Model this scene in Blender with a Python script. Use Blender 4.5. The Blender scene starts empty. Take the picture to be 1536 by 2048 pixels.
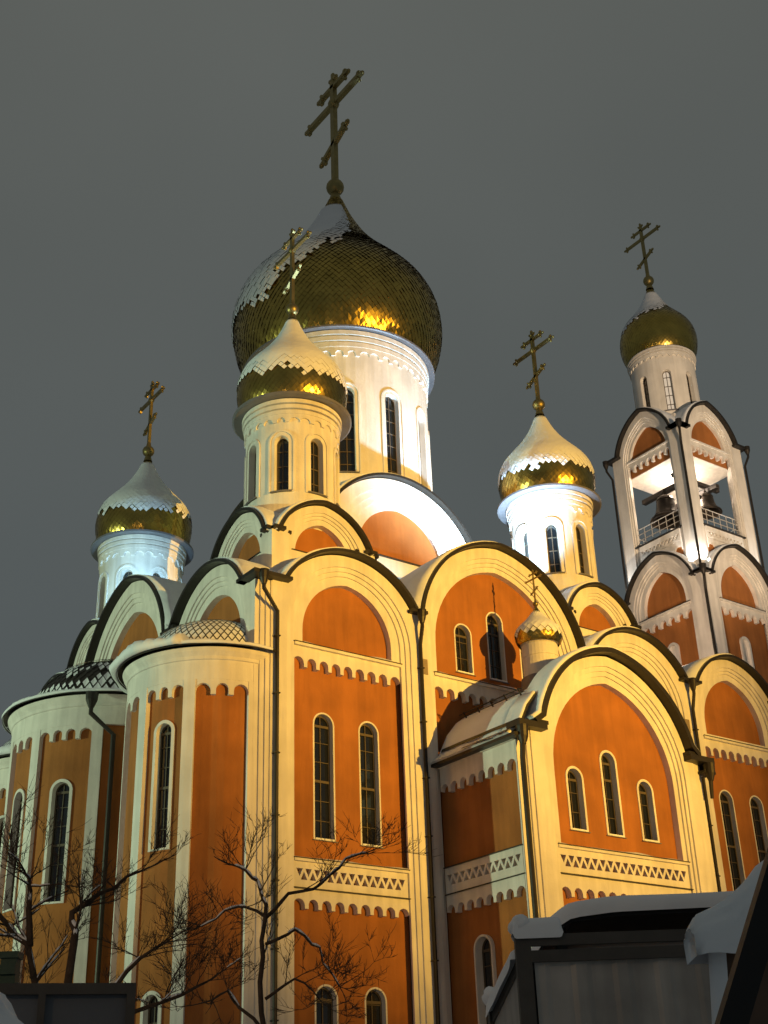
import bpy, bmesh, math, random
from mathutils import Vector, Matrix, noise
from mathutils.geometry import tessellate_polygon
PI = math.pi
R_ = math.radians
scene = bpy.context.scene
C = scene.collection

# ------------------------------------------------------------------ camera
cam_d = bpy.data.cameras.new("camera")
cam = bpy.data.objects.new("camera", cam_d)
C.objects.link(cam)
scene.camera = cam
CAM = Vector((-19.2236, -32.7788, 1.6))
pit, rol, yaw = R_(27.1277), R_(-2.0405), R_(53.3821)
Fw = Vector((math.cos(yaw)*math.cos(pit), math.sin(yaw)*math.cos(pit), math.sin(pit)))
Rt = Vector((math.sin(yaw), -math.cos(yaw), 0))
Up = Rt.cross(Fw)
r_ = math.cos(rol)*Rt + math.sin(rol)*Up
u_ = -math.sin(rol)*Rt + math.cos(rol)*Up
m = Matrix((r_, u_, -Fw)).transposed().to_4x4()
m.translation = CAM
cam.matrix_world = m
cam_d.sensor_fit = 'VERTICAL'
cam_d.sensor_height = 24.0
cam_d.lens = 24.0*2580.0/2048.0
cam_d.clip_start = 0.1
cam_d.clip_end = 3000

# ------------------------------------------------------------------ night sky
world = bpy.data.worlds.new("World")
scene.world = world
world.use_nodes = True
wn = world.node_tree
wn.nodes.clear()
wo = wn.nodes.new("ShaderNodeOutputWorld")
bg = wn.nodes.new("ShaderNodeBackground")
tc = wn.nodes.new("ShaderNodeTexCoord")
sep = wn.nodes.new("ShaderNodeSeparateXYZ")
rmp = wn.nodes.new("ShaderNodeValToRGB")
rmp.color_ramp.elements[0].position = 0.0
rmp.color_ramp.elements[0].color = (0.082, 0.096, 0.102, 1)
rmp.color_ramp.elements[1].position = 0.85
rmp.color_ramp.elements[1].color = (0.130, 0.138, 0.126, 1)
e = rmp.color_ramp.elements.new(0.35); e.color = (0.104, 0.121, 0.124, 1)
e = rmp.color_ramp.elements.new(0.60); e.color = (0.118, 0.130, 0.125, 1)
nz = wn.nodes.new("ShaderNodeTexNoise"); nz.inputs["Scale"].default_value = 2.2; nz.inputs["Detail"].default_value = 3
mx = wn.nodes.new("ShaderNodeMix"); mx.data_type = 'RGBA'; mx.blend_type = 'MULTIPLY'
mx.inputs[0].default_value = 0.30
wn.links.new(tc.outputs["Generated"], sep.inputs[0])
wn.links.new(sep.outputs[2], rmp.inputs[0])
wn.links.new(tc.outputs["Generated"], nz.inputs["Vector"])
wn.links.new(rmp.outputs[0], mx.inputs[6])
wn.links.new(nz.outputs[0], mx.inputs[7])
wn.links.new(mx.outputs[2], bg.inputs[0])
bg.inputs[1].default_value = 0.98
wn.links.new(bg.outputs[0], wo.inputs[0])

scene.view_settings.view_transform = 'Standard'
scene.view_settings.look = 'None'
scene.view_settings.exposure = 0
scene.view_settings.gamma = 1

# ------------------------------------------------------------------ floodlights and added fill lamps (the church is floodlit at night)
def lamp(name, loc, target, power, color, angle=60, blend=0.6, size=0.25):
    d = bpy.data.lights.new(name, 'SPOT')
    d.energy = power; d.color = color
    d.spot_size = R_(angle); d.spot_blend = blend
    d.shadow_soft_size = size
    o = bpy.data.objects.new(name, d); C.objects.link(o)
    o.location = loc
    o.rotation_euler = (Vector(target)-Vector(loc)).to_track_quat('-Z', 'Y').to_euler()
    return o
WARM = (1.0, 0.545, 0.070)
COOL = (0.50, 0.76, 1.0)
GREEN = (0.74, 1.0, 0.62)
lamp("south_floodlight", (19.5, -92.0, 13.0), (10.0, 0, 20.6), 540000, WARM, 23.5, 1.0, 0.2)
lamp("east_floodlight", (-62.0, 20.0, 7.0), (0.0, 5.0, 19.0), 84000, GREEN, 34, 0.8, 0.3)
lamp("foreground_fill", (-34.0, -30.0, 9.0), (0, 0, 12.0), 3600, (1.0, 0.62, 0.30), 90, 1.0, 0.4)  # unseen warm lamp added as a dim fill for the foreground
lamp("roof_floodlight_west", (13.3, 1.6, 21.6), (12.3, 3.3, 31.0), 15500, COOL, 104, 0.9)
lamp("gable_base_fill", (8.7, 4.0, 22.2), (8.3, 5.3, 22.9), 170, (.30, .70, 1.0), 130, 0.6, .05)  # small unseen lamp added to tint the main gable's base cyan
lamp("roof_floodlight_drum", (14.1, 3.0, 20.6), (15.8, 3.4, 25.5), 420, COOL, 100, 0.5)
lamp("roof_floodlight_east", (1.3, 11.2, 22.6), (3.0, 15.4, 25.3), 1100, (.40, .74, 1.0), 100, 0.6)
lamp("roof_floodlight_corner", (6.4, 3.0, 20.0), (4.0, 3.4, 27.0), 60, (1, .9, .85), 80, 0.7)
lamp("tower_lower_fill", (20.0, .6, 20.3), (32.2, 7.4, 26.5), 5200, (1.0, 0.70, 0.46), 50, 0.9)  # unseen lamp added to brighten the bell tower's lower tier
lamp("tower_distance_floodlight", (8.0, -46.0, 6.0), (33.0, 8.5, 37.5), 150000, (1.0, 0.72, 0.44), 21, 0.9, 0.2)
for nm, loc, tg in (("tower_floodlight", (31.72, 7.08, 29.98), (31.75, 7.6, 33.5)), ("tower_floodlight", (31.08, 7.72, 29.98), (31.6, 7.8, 33.5)),
                    ("tower_floodlight", (30.5, 13.2, 29.3), (31.5, 12.4, 33.5)),
                    ("tower_floodlight", (37.3, 6.6, 29.4), (36.5, 7.6, 33.5))):
    lamp(nm, loc, tg, 520, (1.0, 0.95, 0.88), 110, 0.5, 0.025)
pd = bpy.data.lights.new("belfry_lamp", 'POINT'); pd.energy = 520; pd.color = (1.0, .80, .62); pd.shadow_soft_size = .2
po = bpy.data.objects.new("belfry_lamp", pd); po.location = (33.65, 9.9, 36.2); C.objects.link(po)

# ------------------------------------------------------------------ materials
MAT = {}
def mat(name, col, rough=0.8, metal=0.0, var=0.12, scale=3.0, bump=0.1, bscale=40.0, stain=0.0, emit=None, spec=0.4, dist=0.02):
    m = bpy.data.materials.new(name); m.use_nodes = True
    nt = m.node_tree; b = nt.nodes["Principled BSDF"]
    b.inputs["Roughness"].default_value = rough
    b.inputs["Metallic"].default_value = metal
    b.inputs["Specular IOR Level"].default_value = spec
    t = nt.nodes.new("ShaderNodeTexCoord")
    n1 = nt.nodes.new("ShaderNodeTexNoise"); n1.inputs["Scale"].default_value = scale; n1.inputs["Detail"].default_value = 6
    nt.links.new(t.outputs["Object"], n1.inputs["Vector"])
    cr = nt.nodes.new("ShaderNodeValToRGB")
    cr.color_ramp.elements[0].position = .3; cr.color_ramp.elements[1].position = .7
    cr.color_ramp.elements[0].color = tuple(c*(1-var) for c in col)+(1,)
    cr.color_ramp.elements[1].color = tuple(min(1, c*(1+var*.5)) for c in col)+(1,)
    nt.links.new(n1.outputs[0], cr.inputs[0])
    out = cr.outputs[0]
    if stain > 0:     # rain streaks: noise stretched down the wall
        mp = nt.nodes.new("ShaderNodeMapping"); mp.inputs["Scale"].default_value = (2.2, 2.2, .22)
        n2 = nt.nodes.new("ShaderNodeTexNoise"); n2.inputs["Scale"].default_value = 1.6; n2.inputs["Detail"].default_value = 8
        nt.links.new(t.outputs["Object"], mp.inputs[0]); nt.links.new(mp.outputs[0], n2.inputs["Vector"])
        c2 = nt.nodes.new("ShaderNodeValToRGB")
        c2.color_ramp.elements[0].position = .42; c2.color_ramp.elements[0].color = (1-stain,)*3+(1,)
        c2.color_ramp.elements[1].position = .58; c2.color_ramp.elements[1].color = (1, 1, 1, 1)
        nt.links.new(n2.outputs[0], c2.inputs[0])
        mm = nt.nodes.new("ShaderNodeMix"); mm.data_type = 'RGBA'; mm.blend_type = 'MULTIPLY'; mm.inputs[0].default_value = 1
        nt.links.new(out, mm.inputs[6]); nt.links.new(c2.outputs[0], mm.inputs[7]); out = mm.outputs[2]
    nt.links.new(out, b.inputs["Base Color"])
    if bump > 0:
        n3 = nt.nodes.new("ShaderNodeTexNoise"); n3.inputs["Scale"].default_value = bscale; n3.inputs["Detail"].default_value = 5
        nt.links.new(t.outputs["Object"], n3.inputs["Vector"])
        bp = nt.nodes.new("ShaderNodeBump"); bp.inputs["Strength"].default_value = bump; bp.inputs["Distance"].default_value = dist
        nt.links.new(n3.outputs[0], bp.inputs["Height"]); nt.links.new(bp.outputs[0], b.inputs["Normal"])
    if emit:
        b.inputs["Emission Color"].default_value = emit[0]+(1,); b.inputs["Emission Strength"].default_value = emit[1]
    MAT[name] = m
    return m
mat("cream_plaster", (.78, .74, .68), .85, var=.12, scale=1.1, bump=.4, bscale=9, stain=.11)
mat("terracotta_plaster", (.39, .143, .034), .9, var=.22, scale=.8, bump=.4, bscale=9, stain=.12)
mat("gold", (.50, .36, .085), .27, 1.0, var=.25, scale=1.6, bump=.12, bscale=2.2, dist=.05)
mat("gilded_cross", (.34, .27, .11), .45, 1.0, var=.2, scale=4, bump=.1, bscale=12)
mat("snow", (.80, .82, .86), .75, var=.06, scale=.9, bump=.55, bscale=2.6, dist=.08, spec=.3)
mat("dark_metal", (.030, .026, .022), .45, .4, var=.2, scale=3, bump=.1, bscale=12)
mat("roof_metal", (.20, .19, .20), .5, .3, var=.15, scale=2, bump=.1, bscale=8)
mat("dark_tile", (.05, .042, .035), .45, .3, var=.3, scale=6, bump=.2, bscale=12)
mat("glass", (.012, .014, .016), .08, 0.0, var=.3, scale=1.2, bump=.15, bscale=3.0, spec=.8)
mat("lit_glass", (.5, .5, .5), .3, 0.0, var=.1, bump=0, emit=((1, .84, .66), .28))
mat("window_bar", (.10, .075, .05), .6, 0.0, var=.1, bump=0)
mat("bronze", (.050, .040, .032), .42, .7, var=.3, scale=4, bump=.15, bscale=10)
mat("beam_paint", (.035, .03, .028), .6, 0, var=.2, bump=.1)
mat("rail_paint", (.55, .52, .48), .5, .2, var=.1, bump=0)
mat("bark", (.065, .045, .032), .9, 0, var=.35, scale=12, bump=.6, bscale=40, spec=.2)
mat("fence_metal", (.50, .46, .42), .55, .35, var=.25, scale=2.5, bump=.15, bscale=6, stain=.30)
mat("fence_frame", (.085, .075, .065), .6, .2, var=.25, scale=5, bump=.2, bscale=20)
mat("grey_board", (.14, .15, .17), .6, .1, var=.15, scale=1.5, bump=.15, bscale=10, stain=.15)
mat("green_paint", (.025, .06, .045), .5, .2, var=.2, bump=.1)
mat("black_paint_and_shade", (.010, .010, .011), .5, .2, var=.2, bump=.1)
mat("red_paint", (.20, .03, .025), .6, 0, var=.2, bump=.1)
mat("brown_board", (.10, .06, .04), .7, 0, var=.3, scale=6, bump=.2, bscale=12)
mat("vent_grille", (.28, .22, .16), .6, 0, var=.1, bump=0)

# ------------------------------------------------------------------ mesh helpers
class MB:
    def __init__(s): s.v = []; s.f = []; s.m = []
    def add(s, vs, fs, mi=0):
        o = len(s.v); s.v += [tuple(v) for v in vs]
        s.f += [tuple(i+o for i in f) for f in fs]; s.m += [mi]*len(fs)
    def build(s, name, mats, parent=None, smooth=False):
        if name in ('eave', 'corner_pilaster', 'vent_grille', 'beam', 'cornice', 'flashing', 'arcaded_frieze', 'wall_panel') and len(s.f) < 4000:
            par = list(range(len(s.v)))
            def find(a):
                while par[a] != a: par[a] = par[par[a]]; a = par[a]
                return a
            for f in s.f:
                for q in f[1:]: par[find(f[0])] = find(q)
            groups = {}
            for i, f in enumerate(s.f): groups.setdefault(find(f[0]), []).append(i)
            bb = []   # merge pieces whose bounding boxes touch
            for fs in groups.values():
                P = [s.v[q] for i in fs for q in s.f[i]]
                bb.append([[min(p[k] for p in P)-.03 for k in range(3)], [max(p[k] for p in P)+.03 for k in range(3)], list(fs)])
            ch = True
            while ch:
                ch = False
                for i in range(len(bb)):
                    for j in range(i+1, len(bb)):
                        if all(bb[i][0][k] <= bb[j][1][k] and bb[j][0][k] <= bb[i][1][k] for k in range(3)):
                            bb[i] = [[min(bb[i][0][k], bb[j][0][k]) for k in range(3)], [max(bb[i][1][k], bb[j][1][k]) for k in range(3)], bb[i][2]+bb[j][2]]
                            bb.pop(j); ch = True; break
                    if ch: break
            if len(bb) > 1:
                for _, _, fs in bb:
                    q = MB(); mp = {}
                    for i in fs:
                        for v in s.f[i]:
                            if v not in mp: mp[v] = len(q.v); q.v.append(s.v[v])
                        q.f.append(tuple(mp[v] for v in s.f[i])); q.m.append(s.m[i])
                    o = q._build(name, mats, parent, smooth)
                return o
        return s._build(name, mats, parent, smooth)
    def _build(s, name, mats, parent=None, smooth=False):
        me = bpy.data.meshes.new(name); me.from_pydata(s.v, [], s.f)
        if isinstance(mats, str): mats = [mats]
        for k in mats: me.materials.append(MAT[k])
        me.polygons.foreach_set("material_index", s.m)
        if smooth: me.polygons.foreach_set("use_smooth", [True]*len(s.f))
        me.update()
        o = bpy.data.objects.new(name, me); C.objects.link(o)
        if parent is not None: o.parent = parent
        return o
def thing(name, label, cat, group=None):
    o = bpy.data.objects.new(name, None); C.objects.link(o); o.empty_display_size = .5
    o['label'] = label; o['category'] = cat
    if group: o['group'] = group
    return o
def tag(o, label, cat, group=None):
    o['label'] = label; o['category'] = cat
    if group: o['group'] = group
    return o

class Flat:
    seg = None
    def __init__(s, o, u, n): s.o = Vector(o); s.u = Vector(u); s.n = Vector(n)
    def __call__(s, u, z, d): 
        p = s.o + s.u*u + s.n*d; return (p.x, p.y, p.z+z)
class Curved:
    def __init__(s, c, R, a0, seg=8): s.c = c; s.R = R; s.a0 = R_(a0); s.seg = R*R_(seg)
    def __call__(s, u, z, d):
        a = s.a0 + u/s.R; r = s.R+d
        return (s.c[0]+r*math.cos(a), s.c[1]+r*math.sin(a), z)

def dedupe(L):
    o = []
    for p in L:
        if not o or (abs(p[0]-o[-1][0]) > 1e-5 or abs(p[1]-o[-1][1]) > 1e-5): o.append(p)
    if abs(o[0][0]-o[-1][0]) < 1e-5 and abs(o[0][1]-o[-1][1]) < 1e-5: o.pop()
    return o
def plate(mb, fr, outer, holes, d0, d1, mi=0, back=False, mside=None):
    """flat plate with openings in facade coordinates (u,z); faces outward at depth d1, edges run in to d0"""
    loops = [dedupe(outer)]+[dedupe(h) for h in holes]
    tris = tessellate_polygon([[Vector((p[0], p[1], 0)) for p in L] for L in loops])
    flat = [p for L in loops for p in L]
    bm = bmesh.new()
    A = [bm.verts.new((p[0], d1, p[1])) for p in flat]
    B = [bm.verts.new((p[0], d0, p[1])) for p in flat]
    for t in tris:
        if len(set(t)) < 3: continue
        try:
            f = bm.faces.new([A[i] for i in t]); f.material_index = 0
        except ValueError: pass
        if back:
            try: f = bm.faces.new([B[i] for i in reversed(t)]); f.material_index = 0
            except ValueError: pass
    k = 0
    for L in loops:
        n = len(L)
        for i in range(n):
            a, b = k+i, k+(i+1) % n
            try: f = bm.faces.new([A[a], A[b], B[b], B[a]]); f.material_index = 1
            except ValueError: pass
        k += n
    if fr.seg:
        us = [p[0] for p in flat]; u = math.floor(min(us)/fr.seg)*fr.seg
        while u < max(us):
            if u > min(us):
                bmesh.ops.bisect_plane(bm, geom=bm.verts[:]+bm.edges[:]+bm.faces[:], plane_co=(u, 0, 0), plane_no=(1, 0, 0), dist=1e-5)
            u += fr.seg
    bm.verts.index_update()
    vs = [fr(v.co.x, v.co.z, v.co.y) for v in bm.verts]
    ms = mi if mside is None else mside
    f0 = [[v.index for v in f.verts] for f in bm.faces if f.material_index == 0]
    f1 = [[v.index for v in f.verts] for f in bm.faces if f.material_index == 1]
    bm.free()
    o = len(mb.v); mb.v += vs
    for fs, q in ((f0, mi), (f1, ms)):
        mb.f += [tuple(i+o for i in f) for f in fs]; mb.m += [q]*len(fs)
def rect(u0, u1, z0, z1): return [(u0, z0), (u1, z0), (u1, z1), (u0, z1)]
def slab(mb, fr, u0, u1, z0, z1, d0, d1, mi=0): plate(mb, fr, rect(u0, u1, z0, z1), [], d0, d1, mi, back=True)
def arch(cu, zs, a, h, n=14):
    """pointed arch from right foot over the tip to left foot"""
    P = []
    if h >= a:
        c = (h*h-a*a)/(2*a); Rr = a+c; t1 = math.atan2(h, c)
        for i in range(n+1):
            t = t1*i/n; P.append((cu-c+Rr*math.cos(t), zs+Rr*math.sin(t)))
    else:
        for i in range(n+1):
            t = PI/2*i/n; P.append((cu+a*math.cos(t), zs+h*math.sin(t)))
    L = [(2*cu-x, z) for x, z in reversed(P[:-1])]
    return P+L
def opening(cu, a, z0, ztop, h=None, n=10):
    h = a if h is None else h
    return [(cu-a, z0), (cu+a, z0)]+arch(cu, ztop-h, a, h, n)
def scallop_loop(u0, u1, ztop, zarc, ztip, n, leg=0.28):
    """valance with a row of round notches: top edge ztop, notch crowns at zarc, small corbels down to ztip"""
    w = (u1-u0)/n; P = [(u0, ztop), (u0, zarc-.02)]
    first = True
    for i in range(n):
        a = u0+i*w; b = a+w; lg = w*leg
        l = a if i == 0 else a+lg/2
        r = b if i == n-1 else b-lg/2
        c = (l+r)/2; rr = (r-l)/2
        zsp = zarc-rr
        if i > 0: P.append((l, ztip))
        else: P.append((l, zsp))
        for k in range(0, 9):
            t = PI-PI*k/8; P.append((c+rr*math.cos(t), zsp+min(rr, rr)*math.sin(t)))
        if i < n-1: P.append((r, ztip))
        else: P.append((r, zsp))
    P.append((u1, ztop))
    return dedupe(P)
def zigzag_holes(u0, u1, z0, z1, n, g=.14):
    """triangular openings that leave a zigzag strip between them"""
    w = (u1-u0)/n; H = []; s = w*g; q = 2*g
    for i in range(n):
        a = u0+i*w
        H.append([(a+s, z1), (a+w/2, z0+(z1-z0)*q), (a+w-s, z1)][::-1])
        if i < n-1: H.append([(a+w/2+s, z0), (a+w*1.5-s, z0), (a+w, z1-(z1-z0)*q)])
    return H
def tube(mb, pts, rad, n=8, mi=0, cap=True):
    pts = [Vector(p) for p in pts]
    if not hasattr(rad, '__len__'): rad = [rad]*len(pts)
    vs = []; prev = None
    for i, p in enumerate(pts):
        t = (pts[min(i+1, len(pts)-1)]-pts[max(i-1, 0)]).normalized()
        a = prev if prev is not None and abs(prev.dot(t)) < .95 else (Vector((0, 0, 1)) if abs(t.z) < .9 else Vector((1, 0, 0)))
        x = (a-t*a.dot(t)).normalized(); y = t.cross(x); prev = x
        for k in range(n):
            q = 2*PI*k/n; vs.append(p+(x*math.cos(q)+y*math.sin(q))*rad[i])
    fs = []
    for i in range(len(pts)-1):
        for k in range(n):
            fs.append((i*n+k, i*n+(k+1) % n, (i+1)*n+(k+1) % n, (i+1)*n+k))
    if cap: fs.append(tuple(range(n))[::-1]); fs.append(tuple((len(pts)-1)*n+k for k in range(n)))
    mb.add(vs, fs, mi)
def lathe(mb, c, prof, n=48, mi=0, a0=0, a1=2*PI, caps=False):
    vs = []; full = abs(a1-a0-2*PI) < 1e-6; m_ = n if full else n+1
    for r, z in prof:
        for k in range(m_):
            a = a0+(a1-a0)*k/n; vs.append((c[0]+r*math.cos(a), c[1]+r*math.sin(a), z))
    fs = []
    for i in range(len(prof)-1):
        for k in range(n):
            k2 = (k+1) % m_; fs.append((i*m_+k, i*m_+k2, (i+1)*m_+k2, (i+1)*m_+k))
    mb.add(vs, fs, mi)
def box(mb, a, b, mi=0):
    (x0, y0, z0), (x1, y1, z1) = a, b
    mb.add([(x0,y0,z0),(x1,y0,z0),(x1,y1,z0),(x0,y1,z0),(x0,y0,z1),(x1,y0,z1),(x1,y1,z1),(x0,y1,z1)],
           [(0,3,2,1),(4,5,6,7),(0,1,5,4),(1,2,6,5),(2,3,7,6),(3,0,4,7)], mi)
def sphere(mb, c, r, mi=0, n=12, sz=1.0):
    prof = [(r*math.sin(PI*i/n)+1e-4, c[2]-r*sz*math.cos(PI*i/n)) for i in range(n+1)]
    lathe(mb, c, prof, n*2, mi)
def bar(mb, p, q, w, t, side, mi=0):
    """straight bar of rectangular section, w measured along 'side'"""
    p, q = Vector(p), Vector(q); d = (q-p).normalized(); s = Vector(side); s = (s-d*s.dot(d)).normalized(); k = d.cross(s)
    vs = [e+s*(w/2*i)+k*(t/2*j) for e in (p, q) for i, j in ((-1,-1),(1,-1),(1,1),(-1,1))]
    mb.add(vs, [(0,1,2,3),(4,7,6,5),(0,4,5,1),(1,5,6,2),(2,6,7,3),(3,7,4,0)], mi)

def window(parent, fr, cu, a, z0, zt, dwall, depth=.24, rim=.045, proud=.004, bars=.62, pane='glass', name='window'):
    """glazed opening of half-width a with a cream reveal; the pane sits 'depth' behind the wall face"""
    w = MB()
    plate(w, fr, opening(cu, a, z0, zt), [], dwall-depth-.03, dwall-depth)
    o = w.build(name, [pane], parent)
    s = MB()
    plate(s, fr, opening(cu, a+.01, z0-.03, zt+.01), [opening(cu, a-rim, z0+.03, zt-rim)], dwall-depth, dwall+proud)
    s.build('window_surround', ['cream_plaster'], o)
    b = MB(); dd = dwall-depth
    ai = a-rim
    slab(b, fr, cu-.014, cu+.014, z0+.03, zt-rim, dd+.002, dd+.035)
    z = z0+bars; k = 0
    while z < zt-a*.9:
        hh = .04 if k % 3 == 2 else .011
        slab(b, fr, cu-ai, cu+ai, z-hh, z+hh, dd+.002, dd+.03+.008*(k % 3 == 2)); z += bars; k += 1
    hh = .04
    zz = zt-a
    slab(b, fr, cu-ai, cu+ai, zz-hh, zz+hh, dd+.002, dd+.042)
    plate(b, fr, opening(cu, ai+.01, z0+.03, zt-rim+.01), [opening(cu, ai-.045, z0+.08, zt-rim-.045)], dd+.002, dd+.04)
    b.build('window_bars', ['window_bar'], o)
    if not fr.seg and parent.name.startswith('cathedral'):
        q = MB(); slab(q, fr, cu-a-.05, cu+a+.05, z0-.055, z0-.032, dwall-.02, dwall+.07); slab(q, fr, cu-a+.05, cu+a-.02, z0-.0315, z0+.03, dwall-.12, dwall+.045, 1)
        q.build('window_sill', ['roof_metal', 'snow'], o)
    return o

def lerp(a, b, t): return a+(b-a)*t
def vault(parent, fr, prof, dfront, dback, th=.2, snow=(.07, .13), seed=1, sback=None, sfront=.10, groin=None):
    """roof shell over an arch profile (u,z), dark metal edge in front, snow lying on it"""
    def off(pr, t):
        o = []
        for i, p in enumerate(pr):
            a = Vector(pr[max(i-1, 0)]); b = Vector(pr[min(i+1, len(pr)-1)])
            d = (b-a); n_ = Vector((d.y, -d.x)).normalized()
            if n_.y < -.2: n_ = -n_
            o.append((p[0]+n_.x*t, p[1]+n_.y*t))
        return o
    # profile runs right foot -> tip -> left foot: outward normal of (d.y,-d.x)
    A = prof; B = off(prof, th)
    mb = MB(); n = len(A)
    DB = lambda u: dback if groin is None else -max(.05, groin-abs(u)+.02)
    vs = [fr(p[0], p[1], dfront) for p in A]+[fr(p[0], p[1], dfront) for p in B]+[fr(p[0], p[1], DB(p[0])) for p in A]+[fr(p[0], p[1], DB(p[0])) for p in B]
    fs = []
    for i in range(n-1):
        fs += [(i, i+1, n+i+1, n+i), (n+i, n+i+1, 3*n+i+1, 3*n+i), (i, 2*n+i, 2*n+i+1, i+1)]
    fs += [(0, n, 3*n, 2*n), (n-1, 3*n-1, 4*n-1, 2*n-1)]
    mb.add(vs, fs)
    roof = mb.build('arched_roof', ['dark_metal'], parent)
    rnd = random.Random(seed)
    sb = MB(); B1 = off(prof, th+.004); ns = 10
    sback = dback if sback is None else sback
    idx = list(range(n))
    vs = []
    for j in range(ns+1):
        for i in idx:
            s_ = j/ns
            f = dfront-sfront+ .07*noise.noise(Vector((i*.35, seed*3.1, 0)))
            d = lerp(f, sback if groin is None else DB(prof[i][0]), s_)
            p = Vector(prof[i]); q = Vector(B[i]); nn = (q-p).normalized()
            flat = max(0.0, nn.y)
            t = lerp(snow[0], snow[1], flat)*(1+.35*noise.noise(Vector((i*.3, j*.5, seed))))
            if j == 0: t *= .55
            t = max(.03, t)+th
            vs.append(fr(prof[i][0]+nn.x*t, prof[i][1]+nn.y*t, d))
    fs = [(j*n+i, j*n+i+1, (j+1)*n+i+1, (j+1)*n+i) for j in range(ns) for i in range(n-1)]
    base = len(vs)
    vs += [fr(B1[i][0], B1[i][1], dfront-sfront-.02) for i in idx]
    fs += [(i, base+i, base+i+1, i+1) for i in range(n-1)]
    for e_ in (0, n-1):
        k = len(vs); vs += [fr(B1[e_][0], B1[e_][1], lerp(dfront-sfront, sback if groin is None else DB(B1[e_][0]), j/ns)) for j in range(ns+1)]
        fs += [(j*n+e_, (j+1)*n+e_, k+j+1, k+j) for j in range(ns)]
    sb.add(vs, fs)
    sb.build('roof_snow', ['snow'], roof, smooth=True)
    return roof

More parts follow.
